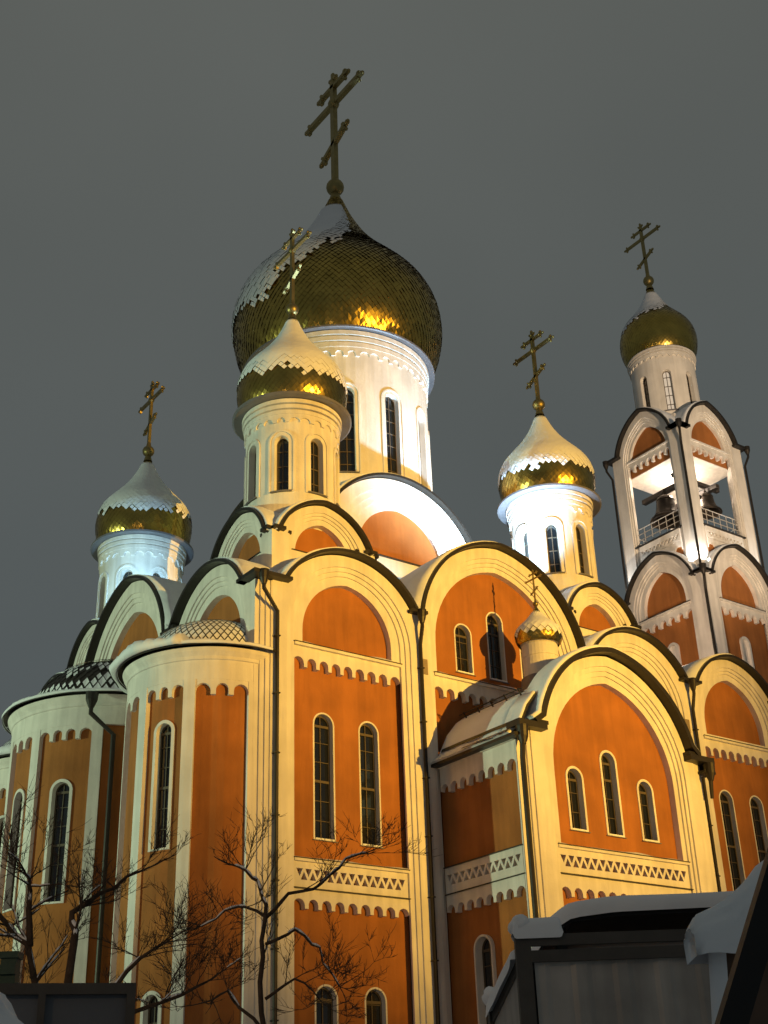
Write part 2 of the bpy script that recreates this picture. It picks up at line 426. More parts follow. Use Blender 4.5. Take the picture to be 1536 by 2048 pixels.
def gable_bay(parent, fr, u0, u1, cu, T, O, cut, zbase=-.5, steps=(.6, .45, .30), cornice=16.85, dd=.06,
              windows=(), frieze=None, zig=None, rdepth=6, panel_a=None, overhang=.32, eaveL=True, eaveR=True, seed=1, tymp_windows=(), winkw={}, opening_hole=None, snowback=None, groin=None, inset=0, pd=.42):
    """one arched facade bay: stepped rings, recessed coloured panels, friezes, windows and the vaulted roof"""
    def Cv(s): return (lerp(T[0], O[0], s), lerp(T[1], O[1], s), lerp(T[2], O[2], s))
    def loop(s, z0):
        a, zs, h = Cv(s); return [(cu-a, z0), (cu+a, z0)]+arch(cu, zs, a, h)
    wall = MB(); u0 += inset; u1 -= inset
    a, zs, h = O
    top = [p for p in arch(cu, zs, a, h, 24) if p[1] > cut]
    def ucut(s):  # half width of the outer arch at the cut
        return top[0][0]-cu
    outer = [(u0, zbase), (u1, zbase), (u1, cut)]+[(top[0][0], cut)]+top+[(top[-1][0], cut), (u0, cut)]
    outer = dedupe(outer)
    zh = zbase+.2
    plate(wall, fr, outer, [loop(steps[0], zh)], -.7, 0)
    plate(wall, fr, loop(steps[0]+.05, zh-.1), [loop(steps[1], zh)], -.2, -dd)
    plate(wall, fr, loop(steps[1]+.05, zh-.1), [loop(steps[2], zh)], -.2, -2*dd)
    aR = Cv(steps[2]+.04)[0]
    tl = [(cu-T[0], cornice), (cu+T[0], cornice)]+arch(cu, T[1], T[0], T[2])
    band = [(cu-aR, cornice-.01), (cu+aR, cornice-.01)]+arch(cu, *[Cv(steps[2]+.04)[k] for k in (1, 0, 2)])
    if T[0] > aR-.06: T0 = aR-.08
    plate(wall, fr, band, [[(p[0], max(p[1], cornice+.08)) for p in tl]], -.44, -3*dd)
    wall.build('arched_gable', ['cream_plaster'], parent)
    # coloured panels
    pn = MB()
    al, zs_, h_ = Cv(steps[2]+.1)
    holes = [opening(c, w, z0, z1) for c, w, z0, z1 in list(windows)+list(tymp_windows)]
    if opening_hole: holes.append(opening_hole)
    plate(pn, fr, [(cu-al, zh-.05), (cu+al, zh-.05)]+arch(cu, zs_, al, h_), holes, -pd-.2, -pd)
    pn.build('wall_panel', ['terracotta_plaster'], parent)
    for c, w, z0, z1 in list(windows)+list(tymp_windows):
        window(parent, fr, c, w, z0, z1, -.42, **winkw)
    ap = Cv(steps[2])[0]
    if frieze:
        zt, za, ztip, n = frieze
        f = MB(); plate(f, fr, scallop_loop(cu-ap+.012, cu+ap-.012, zt, za, ztip, n), [], -.42, -3*dd-.02)
        slab(f, fr, cu-ap+.012, cu+ap-.012, zt-.004, zt+.085, -.43, -2*dd+.04)
        f.build('arcaded_frieze', ['cream_plaster'], parent)
        g = MB(); slab(g, fr, cu-ap-.02, cu+ap+.02, zt+.085, zt+.11, -.42, -2*dd+.07)
        q = g.build('flashing', ['dark_metal'], parent)
        g = MB(); rnd = random.Random(seed+7); nseg = 18; zt_ = zt+.112
        vs = []
        for i in range(nseg+1):
            uu = lerp(cu-T[0]+.02, cu+T[0]-.02, i/nseg); hh = .035+.09*max(0, noise.noise(Vector((uu*.9, seed*5, 2)))+.15)
            vs += [fr(uu, zt_, -2*dd+.05), fr(uu, zt_+hh, -2*dd-.03), fr(uu, zt_+hh*1.1, -.41)]
        g.add(vs, [(3*i+k, 3*i+3+k, 3*i+4+k, 3*i+1+k) for i in range(nseg) for k in (0, 1)])
        g.build('ledge_snow', ['snow'], q, smooth=True)
    if zig:
        # zb top, zig top, zig bottom, line, arcade crown, tip, n zig, n arc
        b0, zt, zb, ln, za, ztip, nzz, na = zig
        z_ = MB(); plate(z_, fr, rect(cu-ap+.012, cu+ap-.012, ln+.03, b0), zigzag_holes(cu-ap+.08, cu+ap-.08, zb, zt, nzz), -.41, -3*dd-.02)
        slab(z_, fr, cu-ap+.012, cu+ap-.012, b0-.06, b0+.02, -.42, -2*dd+.02)
        z_.build('zigzag_frieze', ['cream_plaster'], parent)
        z_ = MB(); plate(z_, fr, scallop_loop(cu-ap+.012, cu+ap-.012, ln, za, ztip, na), [], -.41, -3*dd-.01)
        z_.build('arcaded_frieze', ['cream_plaster'], parent)
        z_ = MB(); slab(z_, fr, cu-ap-.01, cu+ap+.01, ln, ln+.03, -.42, -2*dd+.03); slab(z_, fr, cu-ap-.01, cu+ap+.01, b0+.02, b0+.045, -.42, -2*dd+.05)
        q = z_.build('flashing', ['dark_metal'], parent)
        g = MB(); nseg = 24; vs = []
        for i in range(nseg+1):
            uu = lerp(cu-ap+.02, cu+ap-.02, i/nseg); hh = .03+.10*max(0, noise.noise(Vector((uu*.8, seed*3, 9)))+.1)
            vs += [fr(uu, b0+.047, -2*dd+.03), fr(uu, b0+.047+hh, -2*dd-.05), fr(uu, b0+.047+hh*1.2, -.41)]
        g.add(vs, [(3*i+k, 3*i+3+k, 3*i+4+k, 3*i+1+k) for i in range(nseg) for k in (0, 1)])
        g.build('ledge_snow', ['snow'], q, smooth=True)
    if rdepth:
        rt = [p for p in arch(cu, zs, a+.03, h+.03, 24) if p[1] > cut-.12]
        vault(parent, fr, rt, overhang, -rdepth, .11, seed=seed, sback=-(snowback or rdepth), groin=groin)
    ev = MB()
    for on, x0, x1 in ((eaveL, u0, top[-1][0]+.12), (eaveR, top[0][0]-.12, u1)):
        if on and abs(x1-x0) > .05: slab(ev, fr, x0, x1, cut-.03, cut+.085, -.8, overhang-.02)
    if ev.v: ev.build('eave', ['dark_metal'], parent)

def cross(parent, base, s, mats='gilded_cross', name='cross', ball=None):
    """eight-pointed orthodox cross, arms along Y; s = height over the ball"""
    x, y, z = base; mb = MB(); t = s*.022
    V = lambda dy, dz: (x, y+dy*s, z+dz*s)
    def arm(p, q, w): bar(mb, V(*p), V(*q), w*s, t*1.6, (0, -(q[1]-p[1]), (q[0]-p[0])) if True else None)
    def bud(p, dr):
        d = Vector((dr[0], dr[1])).normalized(); n = Vector((-d.y, d.x)); P = Vector(p)
        for k, l in ((d, .062), (n*.8+d*.35, .05), (-n*.8+d*.35, .05)):
            q = P+k*l; bar(mb, V(*P), V(*q), .020*s, t*1.3, (0, -k.y, k.x))
            sphere(mb, V(*q), .014*s, n=5)
        sphere(mb, V(*P), .024*s, n=6)
    arm((0, 0), (0, .94), .040)
    arm((-.30, .715), (.30, .715), .036)
    arm((-.135, .875), (.135, .875), .029)
    arm((-.15, .33+.075), (.15, .33-.075), .034) if False else arm((-.115, .395), (.115, .285), .030)
    for p, d in (((0, .94), (0, 1)), ((-.30, .715), (-1, 0)), ((.30, .715), (1, 0)), ((-.135, .875), (-1, 0)), ((.135, .875), (1, 0)), ((-.115, .395), (-1, .45)), ((.115, .285), (1, -.45))):
        bud(p, d)
    # ring of rays at the crossing
    sphere(mb, V(0, .715), .042*s, n=6)
    return mb.build(name, mats, parent)

ONION = [(.84, 0), (.90, .10), (.955, .24), (.99, .42), (1.0, .58), (.985, .76), (.94, .93), (.865, 1.09), (.76, 1.24), (.65, 1.38), (.54, 1.52), (.44, 1.66), (.35, 1.80), (.27, 1.95), (.20, 2.10), (.14, 2.25), (.09, 2.40), (.06, 2.5)]
def spline(P, n):
    out = []
    for i in range(len(P)-1):
        p0 = P[max(i-1, 0)]; p1 = P[i]; p2 = P[i+1]; p3 = P[min(i+2, len(P)-1)]
        for k in range(n):
            t = k/n
            out.append(tuple(.5*((2*p1[j])+(-p0[j]+p2[j])*t+(2*p0[j]-5*p1[j]+4*p2[j]-p3[j])*t*t+(-p0[j]+3*p1[j]-3*p2[j]+p3[j])*t**3) for j in (0, 1)))
    out.append(P[-1]); return out
def onion(parent, c, R, z0, z1, nu, windaz, snowt, seed, tip=.06, name='onion_dome', bias=.18, ballr=None, sl=.075, br_=1.0):
    prof = [(r*R, z0+z/2.5*(z1-z0)) for r, z in spline(ONION, 8)]
    # arc length param
    S = [0]
    for i in range(1, len(prof)): S.append(S[-1]+math.dist(prof[i], prof[i-1]))
    Ltot = S[-1]
    def at(s):
        s = max(0, min(Ltot, s)); i = 0
        lo, hi = 0, len(S)-1
        while hi-lo > 1:
            mid = (lo+hi)//2
            if S[mid] <= s: lo = mid
            else: hi = mid
        t = (s-S[lo])/(S[hi]-S[lo]); r = lerp(prof[lo][0], prof[hi][0], t); z = lerp(prof[lo][1], prof[hi][1], t)
        d = Vector((prof[hi][0]-prof[lo][0], prof[hi][1]-prof[lo][1])).normalized()
        return r, z, Vector((d.y, -d.x))  # outward normal in (r,z)
    rnd = random.Random(seed)
    under = MB(); lathe(under, c, [(r-.025*R/4, z) for r, z in prof], 64)
    tl = MB(); sn = MB()
    h = PI*R/nu; rows = int(Ltot/h)
    def P(s, k, off):
        r, z, n = at(s); a = 2*PI*k/nu
        return Vector((c[0]+(r+n.x*off)*math.cos(a), c[1]+(r+n.x*off)*math.sin(a), z+n.y*off))
    tcol = R*.0032
    for j in range(0, rows-1):
        for i in range(nu):
            k = i+(.5 if j % 2 else 0)
            s0, s1, s2 = j*h, (j+1)*h, (j+2)*h
            w = [rnd.uniform(-1, 1)*tcol for _ in range(3)]
            bt, lf, rg, tp = P(s0, k, tcol*2.2+w[0]*.6), P(s1, k-.5, tcol+w[1]), P(s1, k+.5, tcol+w[2]), P(s2, k, 0)
            tl.add([bt, rg, tp, lf], [(0, 1, 2, 3)])
            r, z, n = at(s1); az = 2*PI*k/nu
            zz = (z-z0)/(z1-z0)
            cv = (zz-snowt)/sl + (lambda q_: q_*bias*10 if q_ > 0 else q_*bias*10*br_)(math.cos(az-R_(windaz))-0.35) + .8*noise.noise(Vector((math.cos(az)*2.0, math.sin(az)*2.0, zz*5+seed)))+.5*noise.noise(Vector((math.cos(az)*6, math.sin(az)*6, zz*14+seed)))+rnd.uniform(-.35, .35)
            if zz > 1-tip: cv = -1
            if cv > .22:
                q = min(1.0, .74+cv*.45)
                o_ = tcol*3.5+.008*R+.010*R*min(1, max(0, cv-.6))
                ctr = P(lerp(s0, s1, .8), k, o_*.6)
                if q > .97:
                    vs = [P(s0, k, o_), P(s1, k+.5, o_), P(s2, k, o_), P(s1, k-.5, o_)]
                else:
                    b0 = P(s0+h*.15, k, o_*.5); vs = [b0, b0.lerp(P(s1, k+.5, o_), q), b0.lerp(P(s2, k, o_), q), b0.lerp(P(s1, k-.5, o_), q)]
                sn.add(vs, [(0, 1, 2, 3)])
    d = under.build(name, ['gold'], parent, smooth=True)
    tl.build('gold_scales', ['gold'], d)
    if sn.v: sn.build('dome_snow', ['snow'], d)
    return d

def finial(parent, c, z, br, ch, crossbase=0):
    mb = MB(); sphere(mb, (c[0], c[1], z), br, n=10)
    lathe(mb, c, [(br*.75, z-br*2.0), (br*.45, z-br*.9)], 16)
    lathe(mb, c, [(br*.45, z+br*.85), (br*.30, z+br*1.7)], 16)
    mb.build('gilded_ball', ['gilded_cross'], parent, smooth=True)
    cross(parent, (c[0], c[1], z+br*.9), ch)

def drum(root, name, c, r, z0, z1, R, zneck, zball, ctop, nwin, a0, winw, wz0, wz1, nu, windaz, snowt, seed, nscal, ringr=None, surround=True, rimw=.06, pane_lit=None, bias=.18, ring=True, zdome=None, band=.5, tip=.06, sl=.075):
    """cylindrical drum with slit windows, arcaded band, ring gutter, onion dome, ball and cross"""
    fr = Curved(c, r, a0, 6)
    circ = 2*PI*r
    wmb = MB()
    pitch = circ/nwin
    us = [i*pitch for i in range(nwin)]
    for i in range(nwin):
        u = us[i]
        plate(wmb, fr, rect(u-pitch/2, u+pitch/2, z0, z1), [opening(u, winw, wz0, wz1)], -.35, 0)
    # arcaded band under the gutter
    zb = z1-band
    for i in range(nwin):
        u = us[i]
        plate(wmb, fr, scallop_loop(u-pitch/2, u+pitch/2, zb, zb-.12*(band/.5), zb-.55*band, nscal, .34), [], -.02, .07)
    for zc, pr in ((zb+.0, .09), (zb+band*.35, .13), (zb+band*.70, .17)):
        lathe(wmb, c, [(r-.02, zc), (r+pr, zc), (r+pr, zc+band*.26), (r-.02, zc+band*.27)], 64)
    if surround:
        for u in us:
            g = .15
            plate(wmb, fr, opening(u, winw+g+.07, wz0-.05, wz1+g+.07), [opening(u, winw+g, wz0-.0, wz1+g)], -.01, .045)
    b = wmb.build(name, ['cream_plaster'], root)
    for i, u in enumerate(us):
        w = MB()
        lit = pane_lit is not None and i in pane_lit
        plate(w, fr, opening(u, winw, wz0, wz1), [], -.31, -.28, 0)
        dd = -.28
        slab(w, fr, u-.02, u+.02, wz0, wz1-.02, dd, dd+.03, 1)
        z = wz0+.5; k = 0
        while z < wz1-winw*.6:
            slab(w, fr, u-winw, u+winw, z-.018, z+.018, dd, dd+.028, 1); z += .62; k += 1
        plate(w, fr, opening(u, winw, wz0, wz1), [opening(u, winw-.04, wz0+.04, wz1-.04)], dd, dd+.035, 1)
        w.build('window', ['lit_glass' if lit else 'glass', 'window_bar'], b)
        w = MB(); slab(w, fr, u-winw-.12, u+winw+.12, wz0-.05, wz0-.01, -.26, .10); w.build('window_sill', ['roof_metal'], b)
    rr = ringr or r*1.27
    if ring:
        g = MB()
        lathe(g, c, [(R*.84, z1+.02), (rr-.06, z1-.05), (rr, z1-.02), (rr, z1+.07), (rr-.05, z1+.09), (R*.80, z1+.14)], 72)
        g.build('ring_gutter', ['roof_metal'], b, smooth=False)
    zd = zdome or z1+.08
    onion(b, c, R, zd, zneck, nu, windaz, snowt, seed, tip=tip, bias=bias, sl=sl, br_=(3.2 if R > 4 else 1.0))
    br = (zball-zneck)*.62
    finial(b, c, zball, br, ctop-zball-br*.9)
    return b

# ------------------------------------------------------------------ ground
g = MB(); N = 60
rnd = random.Random(4)
def gz(x, y):
    d = max(0, 1-math.hypot(x+19, y+33)/400)
    return .35*noise.noise(Vector((x*.08, y*.08, 0)))*d-.1
xs = [-900, -400, -200, -100]+[-80+i*4 for i in range(40)]+[120, 250, 500, 900]
vs = [(x, y, gz(x, y)) for y in xs for x in xs]; n = len(xs)
g.add(vs, [(j*n+i, j*n+i+1, (j+1)*n+i+1, (j+1)*n+i) for j in range(n-1) for i in range(n-1)])
o = g.build('ground', ['snow'], None, smooth=True); o['kind'] = 'structure'

# ------------------------------------------------------------------ cathedral
cat = thing('cathedral', 'orange and cream onion-domed cathedral with five gold domes and snow on its arched roofs', 'cathedral')
S = Flat((0, 0, 0), (1, 0, 0), (0, -1, 0))
W = Flat((0, 0, 0), (0, 1, 0), (-1, 0, 0))
CUT = 18.85
LOW = lambda c1, c2: [(c1, .40, 3.6, 6.55), (c2, .40, 3.6, 6.55)]
ZIG = (10.02, 9.76, 9.43, 9.16, 8.88, 8.60, 13, 9)
FR = (16.82, 16.46, 16.13, 9)
# core block behind the facades
core = MB()
box(core, (.75, .75, -.5), (25.0, 18.3, 18.7))
core.build('wall_core', ['cream_plaster'], cat)
# south side
gable_bay(cat, S, .55, 6.4, 3.58, (1.78, 17.4, 1.95), (2.95, 17.4, 2.95), CUT,
          windows=[(2.74, .40, 10.75, 14.80), (4.50, .40, 10.75, 14.80)]+LOW(2.74, 4.50), frieze=FR, zig=ZIG, seed=1, rdepth=5.5)
gable_bay(cat, S, 6.4, 14.15, 10.33, (3.02, 18.1, 3.35), (3.85, 18.2, 4.15), CUT, steps=(.55, .38, .22),
          frieze=(16.82, 16.46, 16.13, 13), tymp_windows=[(8.78, .40, 17.28, 19.16), (10.33, .40, 17.28, 19.95), (11.88, .40, 17.28, 19.16)], windows=[], seed=2, rdepth=6)
gable_bay(cat, S, 14.15, 20.05, 17.15, (1.80, 17.4, 1.95), (2.95, 17.4, 2.95), CUT,
          windows=[(16.3, .40, 10.75, 14.80), (18.0, .40, 10.75, 14.80)], frieze=FR, zig=ZIG, seed=3, rdepth=5.5)
gable_bay(cat, S, 20.05, 25.6, 22.85, (1.80, 17.4, 2.1), (2.78, 17.4, 2.95), CUT,
          windows=[(21.92, .42, 10.75, 14.80), (23.74, .42, 10.75, 14.80)]+LOW(21.92, 23.74), frieze=(16.70, 16.40, 16.05, 9), zig=ZIG, seed=4, rdepth=7.5)
# east side
gable_bay(cat, W, .62, 6.05, 3.1, (1.75, 17.4, 1.85), (2.80, 17.4, 2.85), CUT, cornice=16.3, seed=5, rdepth=5.5)
gable_bay(cat, W, 6.05, 13.1, 9.6, (2.45, 18.1, 2.9), (3.5, 18.2, 4.0), CUT, cornice=16.6, seed=6, rdepth=6, steps=(.6, .45, .3))
gable_bay(cat, W, 13.1, 19.15, 16.1, (1.75, 17.4, 1.85), (2.80, 17.4, 2.85), CUT, cornice=16.3, seed=7, rdepth=5.5)
# stepped corner
cm = MB()
for k, (x, d) in enumerate(((.0, .17), (.17, .11), (.34, .05))):
    slab(cm, S, x+(.0 if k else 0), .56, -.5, CUT-.06-.002*k, -.62, -d)
slab(cm, S, .50, .562, -.5, CUT-.068, -.6, -.003)
cm.build('corner_pilaster', ['cream_plaster'], cat)
ev = MB(); box(ev, (-.306, -.306, CUT-.04), (.90, .6, CUT+.088)); box(ev, (-.29, .5, CUT-.03), (.28, .9, CUT+.078)); ev.build('eave', ['dark_metal'], cat)

# downpipes with funnels
def pipe(root, x, yw, ztop, zbot, fr=S, off=.15, bend=.0, r=.068, d0=0.0):
    mb = MB()
    p = lambda u, z, d: fr(u, z, d)
    u2 = x+bend
    pts = [p(x, ztop-.25, .30), p(x, ztop-.55, .30), p(u2, ztop-1.15, off*.75), p(u2, zbot, off*.75)]
    tube(mb, pts, r, 10)
    a = Vector(p(x, 0, .30)); c = (a.x, a.y)
    lathe(mb, c, [(.08, ztop-.42), (.14, ztop-.22), (.17, ztop+.0), (.17, ztop+.07), (.02, ztop+.08)], 12)
    z = ztop-2.0
    while z > zbot:
        slab(mb, fr, u2-r-.015, u2+r+.015, z-.02, z+.02, 0.0+d0, off*.75+r+.01); z -= 1.9
    return mb.build('downpipe', ['dark_metal'], root, smooth=False)
pipe(cat, .05, 0, 18.85, 0, bend=.62)
pipe(cat, 6.38, 0, 18.85, 0, bend=.02)
pipe(cat, 20.05, 0, 18.85, 0, bend=.02)
pipe(cat, 14.15, 0, 18.85, 0, bend=.02)
vg = MB()
for x in (6.62, 19.72):
    slab(vg, S, x-.13, x+.13, 16.7, 17.25, -.01, .03)
    for k in range(7): slab(vg, S, x-.11, x+.11, 16.74+k*.07, 16.77+k*.07, .031, .045)
vg.build('vent_grille', ['vent_grille'], cat)

# small square bases of the corner drums with four gables each
def small_base(cx, cy, hw, z0, cut, top, seed, south=True, east=True):
    b = MB(); box(b, (cx-hw+.5, cy-hw+.5, z0), (cx+hw-.5, cy+hw-.5, cut-.05)); 
    b.build('drum_base', ['cream_plaster'], cat)
    a = hw-.05
    for k, (o, u, n_) in enumerate((((cx, cy-hw, 0), (1, 0, 0), (0, -1, 0)), ((cx-hw, cy, 0), (0, 1, 0), (-1, 0, 0)),
                                  ((cx, cy+hw, 0), (1, 0, 0), (0, 1, 0)), ((cx+hw, cy, 0), (0, 1, 0), (1, 0, 0)))):
        if not ((k == 0) or (k == 1) or True): continue
        fr = Flat(o, u, n_)
        zs = cut-.75
        gable_bay(cat, fr, -hw, hw, 0, (a*.54, zs+.15, a*.62), (a*.93, zs, top-zs-.2), cut, zbase=z0, cornice=cut-.60, frieze=None, steps=(.62, .46, .30),
                  rdepth=hw-.3, overhang=.22, seed=seed+k, dd=.05, groin=hw, inset=.004)
        m_ = MB(); slab(m_, fr, -hw*.70, hw*.70, cut-1.2, cut-.60, -.44, -.05)
        slab(m_, fr, -hw+.01, hw-.01, z0, cut-.9, -.43, -.006)
        m_.build('cornice', ['cream_plaster'], cat)
        m_ = MB(); slab(m_, fr, -hw*.62, hw*.62, cut-.60, cut-.575, -.42, .0); m_.build('flashing', ['dark_metal'], cat)
small_base(3.35, 3.30, 2.15, 18.5, 21.35, 22.95, 20)
small_base(16.8, 3.35, 2.15, 18.5, 21.35, 22.95, 30)
small_base(3.2, 15.6, 2.15, 18.5, 21.35, 22.95, 40)

# main base: one large gable per side
MC = (9.95, 9.7); MH = 4.45
mbx = MB(); box(mbx, (MC[0]-MH+.6, MC[1]-MH+.6, 18.0), (MC[0]+MH-.6, MC[1]+MH-.6, 24.6))
mbx.build('main_drum_base', ['cream_plaster'], cat)
for k, (o, u, n_) in enumerate((((MC[0], MC[1]-MH, 0), (1, 0, 0), (0, -1, 0)), ((MC[0]-MH, MC[1], 0), (0, 1, 0), (-1, 0, 0)),
                              ((MC[0], MC[1]+MH, 0), (1, 0, 0), (0, 1, 0)), ((MC[0]+MH, MC[1], 0), (0, 1, 0), (1, 0, 0)))):
    fr = Flat(o, u, n_)
    gable_bay(cat, fr, -MH, MH, -.05, (2.15, 23.9, 2.35), (3.95, 23.6, 3.95), 24.7, zbase=18, cornice=23.85, steps=(.66, .46, .28), rdepth=MH-.3, overhang=.28, seed=50+k, dd=.045, pd=.27, groin=MH, inset=.004)
    m_ = MB(); slab(m_, fr, -3.1, 3.1, 18.0, 23.85, -.40, -.10); m_.build('cornice', ['cream_plaster'], cat)
    m_ = MB(); slab(m_, fr, -3.05, 3.05, 23.85, 23.88, -.42, .02); m_.build('flashing', ['dark_metal'], cat)

drum(cat, 'main_drum', MC, 4.10, 25.0, 35.0, 5.0, 46.1, 46.85, 54.75, 12, 0, .36, 27.85, 32.1, 108, 165, .38, 11, 4, ringr=4.55, rimw=.06, sl=.14, bias=.22, band=.85, tip=.10)
drum(cat, 'corner_drum', (3.35, 3.30), 1.74, 22.0, 27.25, 2.12, 32.2, 32.62, 36.7, 8, 0, .27, 23.45, 25.75, 54, 230, .24, 12, 3, ringr=2.28, bias=.04, band=.62)
drum(cat, 'corner_drum', (16.75, 3.45), 1.74, 22.0, 27.35, 2.12, 32.25, 32.72, 36.8, 8, 0, .27, 23.5, 25.85, 54, 200, .23, 13, 3, ringr=2.28, bias=.06, band=.62)
drum(cat, 'corner_drum', (3.15, 15.6), 1.80, 22.0, 26.7, 2.14, 31.5, 31.95, 35.8, 8, 0, .27, 23.0, 25.1, 54, 250, .26, 14, 3, ringr=2.28, bias=.10, band=.62)

# ------------------------------------------------------------------ apses
def apse(c, r, z1, pil, wins, rdome, zdome, tile, scal_n, seed, snowfull):
    fr = Curved(c, r, 180, 5)          # u grows anticlockwise: 180 deg = east tip, 270 = facing south
    U = lambda deg: r*R_(deg-180)
    wl = MB()
    segs = sorted(pil)
    wmb = MB()
    edges = [a for a in segs]
    a_s = 90; holes = []
    for cdeg, w, z0, zt in wins: holes.append(opening(U(cdeg), w, z0, zt))
    plate(wl, fr, rect(U(88), U(276), -.5, z1-.3), holes, -.25, 0)
    wl.build('apse_wall', ['terracotta_plaster'], cat)
    for cdeg, w, z0, zt in wins: window(cat, fr, U(cdeg), w, z0, zt, 0, depth=.20, rim=.09, proud=.05)
    tr = MB(); hp = .175
    for a in segs: slab(tr, fr, U(a)-hp, U(a)+hp, -.5, z1-1.1, -.02, .16)
    for a, b in zip(segs[:-1], segs[1:]):
        nn = max(2, round((U(b)-U(a)-2*hp)/.46))
        plate(tr, fr, scallop_loop(U(a)+hp, U(b)-hp, z1-1.02, z1-1.16, z1-1.52, nn, .30), [], -.02, .14)
    for a in segs: slab(tr, fr, U(a)-hp-.002, U(a)+hp+.002, z1-1.1, z1-1.02, -.02, .158)
    lathe(tr, c, [(r-.02, z1-1.04), (r+.15, z1-1.04), (r+.15, z1-.42), (r+.20, z1-.40), (r+.20, z1-.30), (r+.30, z1-.16), (r+.34, z1-.05), (r-.2, z1-.02)], 60, a0=R_(88), a1=R_(276))
    tr.build('apse_trim', ['cream_plaster'], cat)
    # eave sheet and half dome
    ro = MB(); re = r+.52
    prof = [(re, z1-.04), (re, z1+.05), (rdome+.05, z1+.20)]
    lathe(ro, c, prof, 60, a0=R_(85), a1=R_(280))
    q = ro.build('eave', ['dark_metal'], cat)
    dm = MB(); H = zdome-z1-.15
    nn = 34; rows = 13
    dprof = [(rdome*math.cos(PI/2*t/rows*.97), z1+.15+H*math.sin(PI/2*t/rows*.97)) for t in range(rows+2)]
    def P(j, k, off):
        rr, zz = dprof[min(j, len(dprof)-1)]; a = R_(85)+(k/nn)*R_(195)
        return (c[0]+(rr+off)*math.cos(a), c[1]+(rr+off)*math.sin(a), zz+off)
    rnd = random.Random(seed); sn = MB()
    lathe(dm, c, [(max(.02, a_-.02), b_-.02) for a_, b_ in dprof], 60, a0=R_(85), a1=R_(280))
    for j in range(rows):
        for i in range(nn+1):
            k = i+(.5 if j % 2 else 0)
            dm.add([P(j, k, .03), P(j+1, k+.5, .012), P(j+2, k, 0), P(j+1, k-.5, .012)], [(0, 1, 2, 3)])
            s_ = noise.noise(Vector((k*.22, j*.33, seed)))+rnd.uniform(-.2, .2)
            if snowfull or s_ > .12-(.45 if j < 2 else 0):
                b0 = Vector(P(j, k, .06)); e = .84 if snowfull else rnd.uniform(.55, .95)
                ctr = Vector(P(j+1, k, .05))
                vs = [ctr.lerp(Vector(P(j, k, .075)), e), ctr.lerp(Vector(P(j+1, k+.5, .065)), e), ctr.lerp(Vector(P(j+2, k, .055)), e), ctr.lerp(Vector(P(j+1, k-.5, .065)), e)]
                sn.add(vs, [(0, 1, 2, 3)])
    d = dm.build('apse_dome', [tile], cat)
    sn.build('dome_snow', ['snow'], d)
    # thick rim of snow on the eave
    sm = MB(); na = 80; prof_n = 9
    vs = []
    for i in range(na+1):
        a = R_(88)+R_(188)*i/na; deg = 88+188*i/na
        th = .20+.14*noise.noise(Vector((deg*.045, seed, 1)))+.07*noise.noise(Vector((deg*.3, seed, 5)))
        if snowfull: th *= 2.1 if deg < 222 else .6
        else: th *= .62
        ov = .06+.10*noise.noise(Vector((deg*.06, seed, 3))) + (.16 if snowfull and deg < 220 else 0)
        pr = [(re-.02, z1+.03), (re+ov*.7, z1-.02), (re+ov, z1+th*.35), (re+ov*.5, z1+th*.8), (re-.12, z1+th), (re-.35, z1+th+.05), (rdome+.15, z1+th*.8+.15), (rdome-.02, z1+.25), (rdome-.1, z1+.22)]
        for rr, zz in pr: vs.append((c[0]+rr*math.cos(a), c[1]+rr*math.sin(a), zz))
    sm.add(vs, [(i*9+k, i*9+k+1, (i+1)*9+k+1, (i+1)*9+k) for i in range(na) for k in range(8)])
    sm.build('eave_snow', ['snow'], q, smooth=True)
    return fr
apse((.12, 2.95), 2.62, 16.30, [120, 158, 190, 226, 268], [(208, .36, 10.2, 14.1), (208, .33, 3.6, 6.3), (150, .36, 10.2, 14.1)], 2.35, 18.0, 'dark_tile', 4, 3, True)
apse((-.35, 9.7), 3.35, 16.45, [110, 140, 170, 200, 238], [(219, .40, 9.6, 13.6), (185, .40, 9.6, 13.6), (155, .4, 9.6, 13.6)], 2.9, 18.7, 'dark_tile', 4, 8, False)
apse((.12, 16.2), 2.62, 16.30, [120, 155, 190, 225, 260], [(208, .36, 10.2, 14.1)], 2.35, 18.0, 'dark_tile', 4, 5, True)
# downpipe in the notch between the two apses
mb = MB(); tube(mb, [(-2.65, 6.35, 16.2), (-2.65, 6.35, 15.6), (-1.9, 6.1, 14.9), (-1.9, 6.1, 0)], .085, 10); lathe(mb, (-2.65, 6.35), [(.1, 15.8), (.2, 16.05), (.22, 16.3), (.02, 16.31)], 12)
mb.build('downpipe', ['dark_metal'], cat)

# ------------------------------------------------------------------ south porch
PX0, PX1, PY, PC = 7.05, 15.5, -4.0, 11.32
pw = MB(); box(pw, (PX0+.5, PY+.75, -.5), (PX1-.5, .3, 13.5)); pw.build('wall_core', ['cream_plaster'], cat)
PF = Flat((0, PY, 0), (1, 0, 0), (0, -1, 0))
gable_bay(cat, PF, PX0+.5, PX1-.5, PC, (2.72, 12.9, 3.15), (3.45, 13.2, 3.75), 14.0, cornice=10.3, steps=(.62, .44, .26),
          windows=[(9.66, .38, 10.98, 13.02), (11.26, .38, 10.98, 13.78), (12.86, .38, 10.98, 13.02)],
          zig=(10.34, 10.08, 9.74, 9.48, 9.12, 8.84, 17, 12), rdepth=0, seed=9, overhang=.3, winkw=dict(proud=.03, rim=.07))
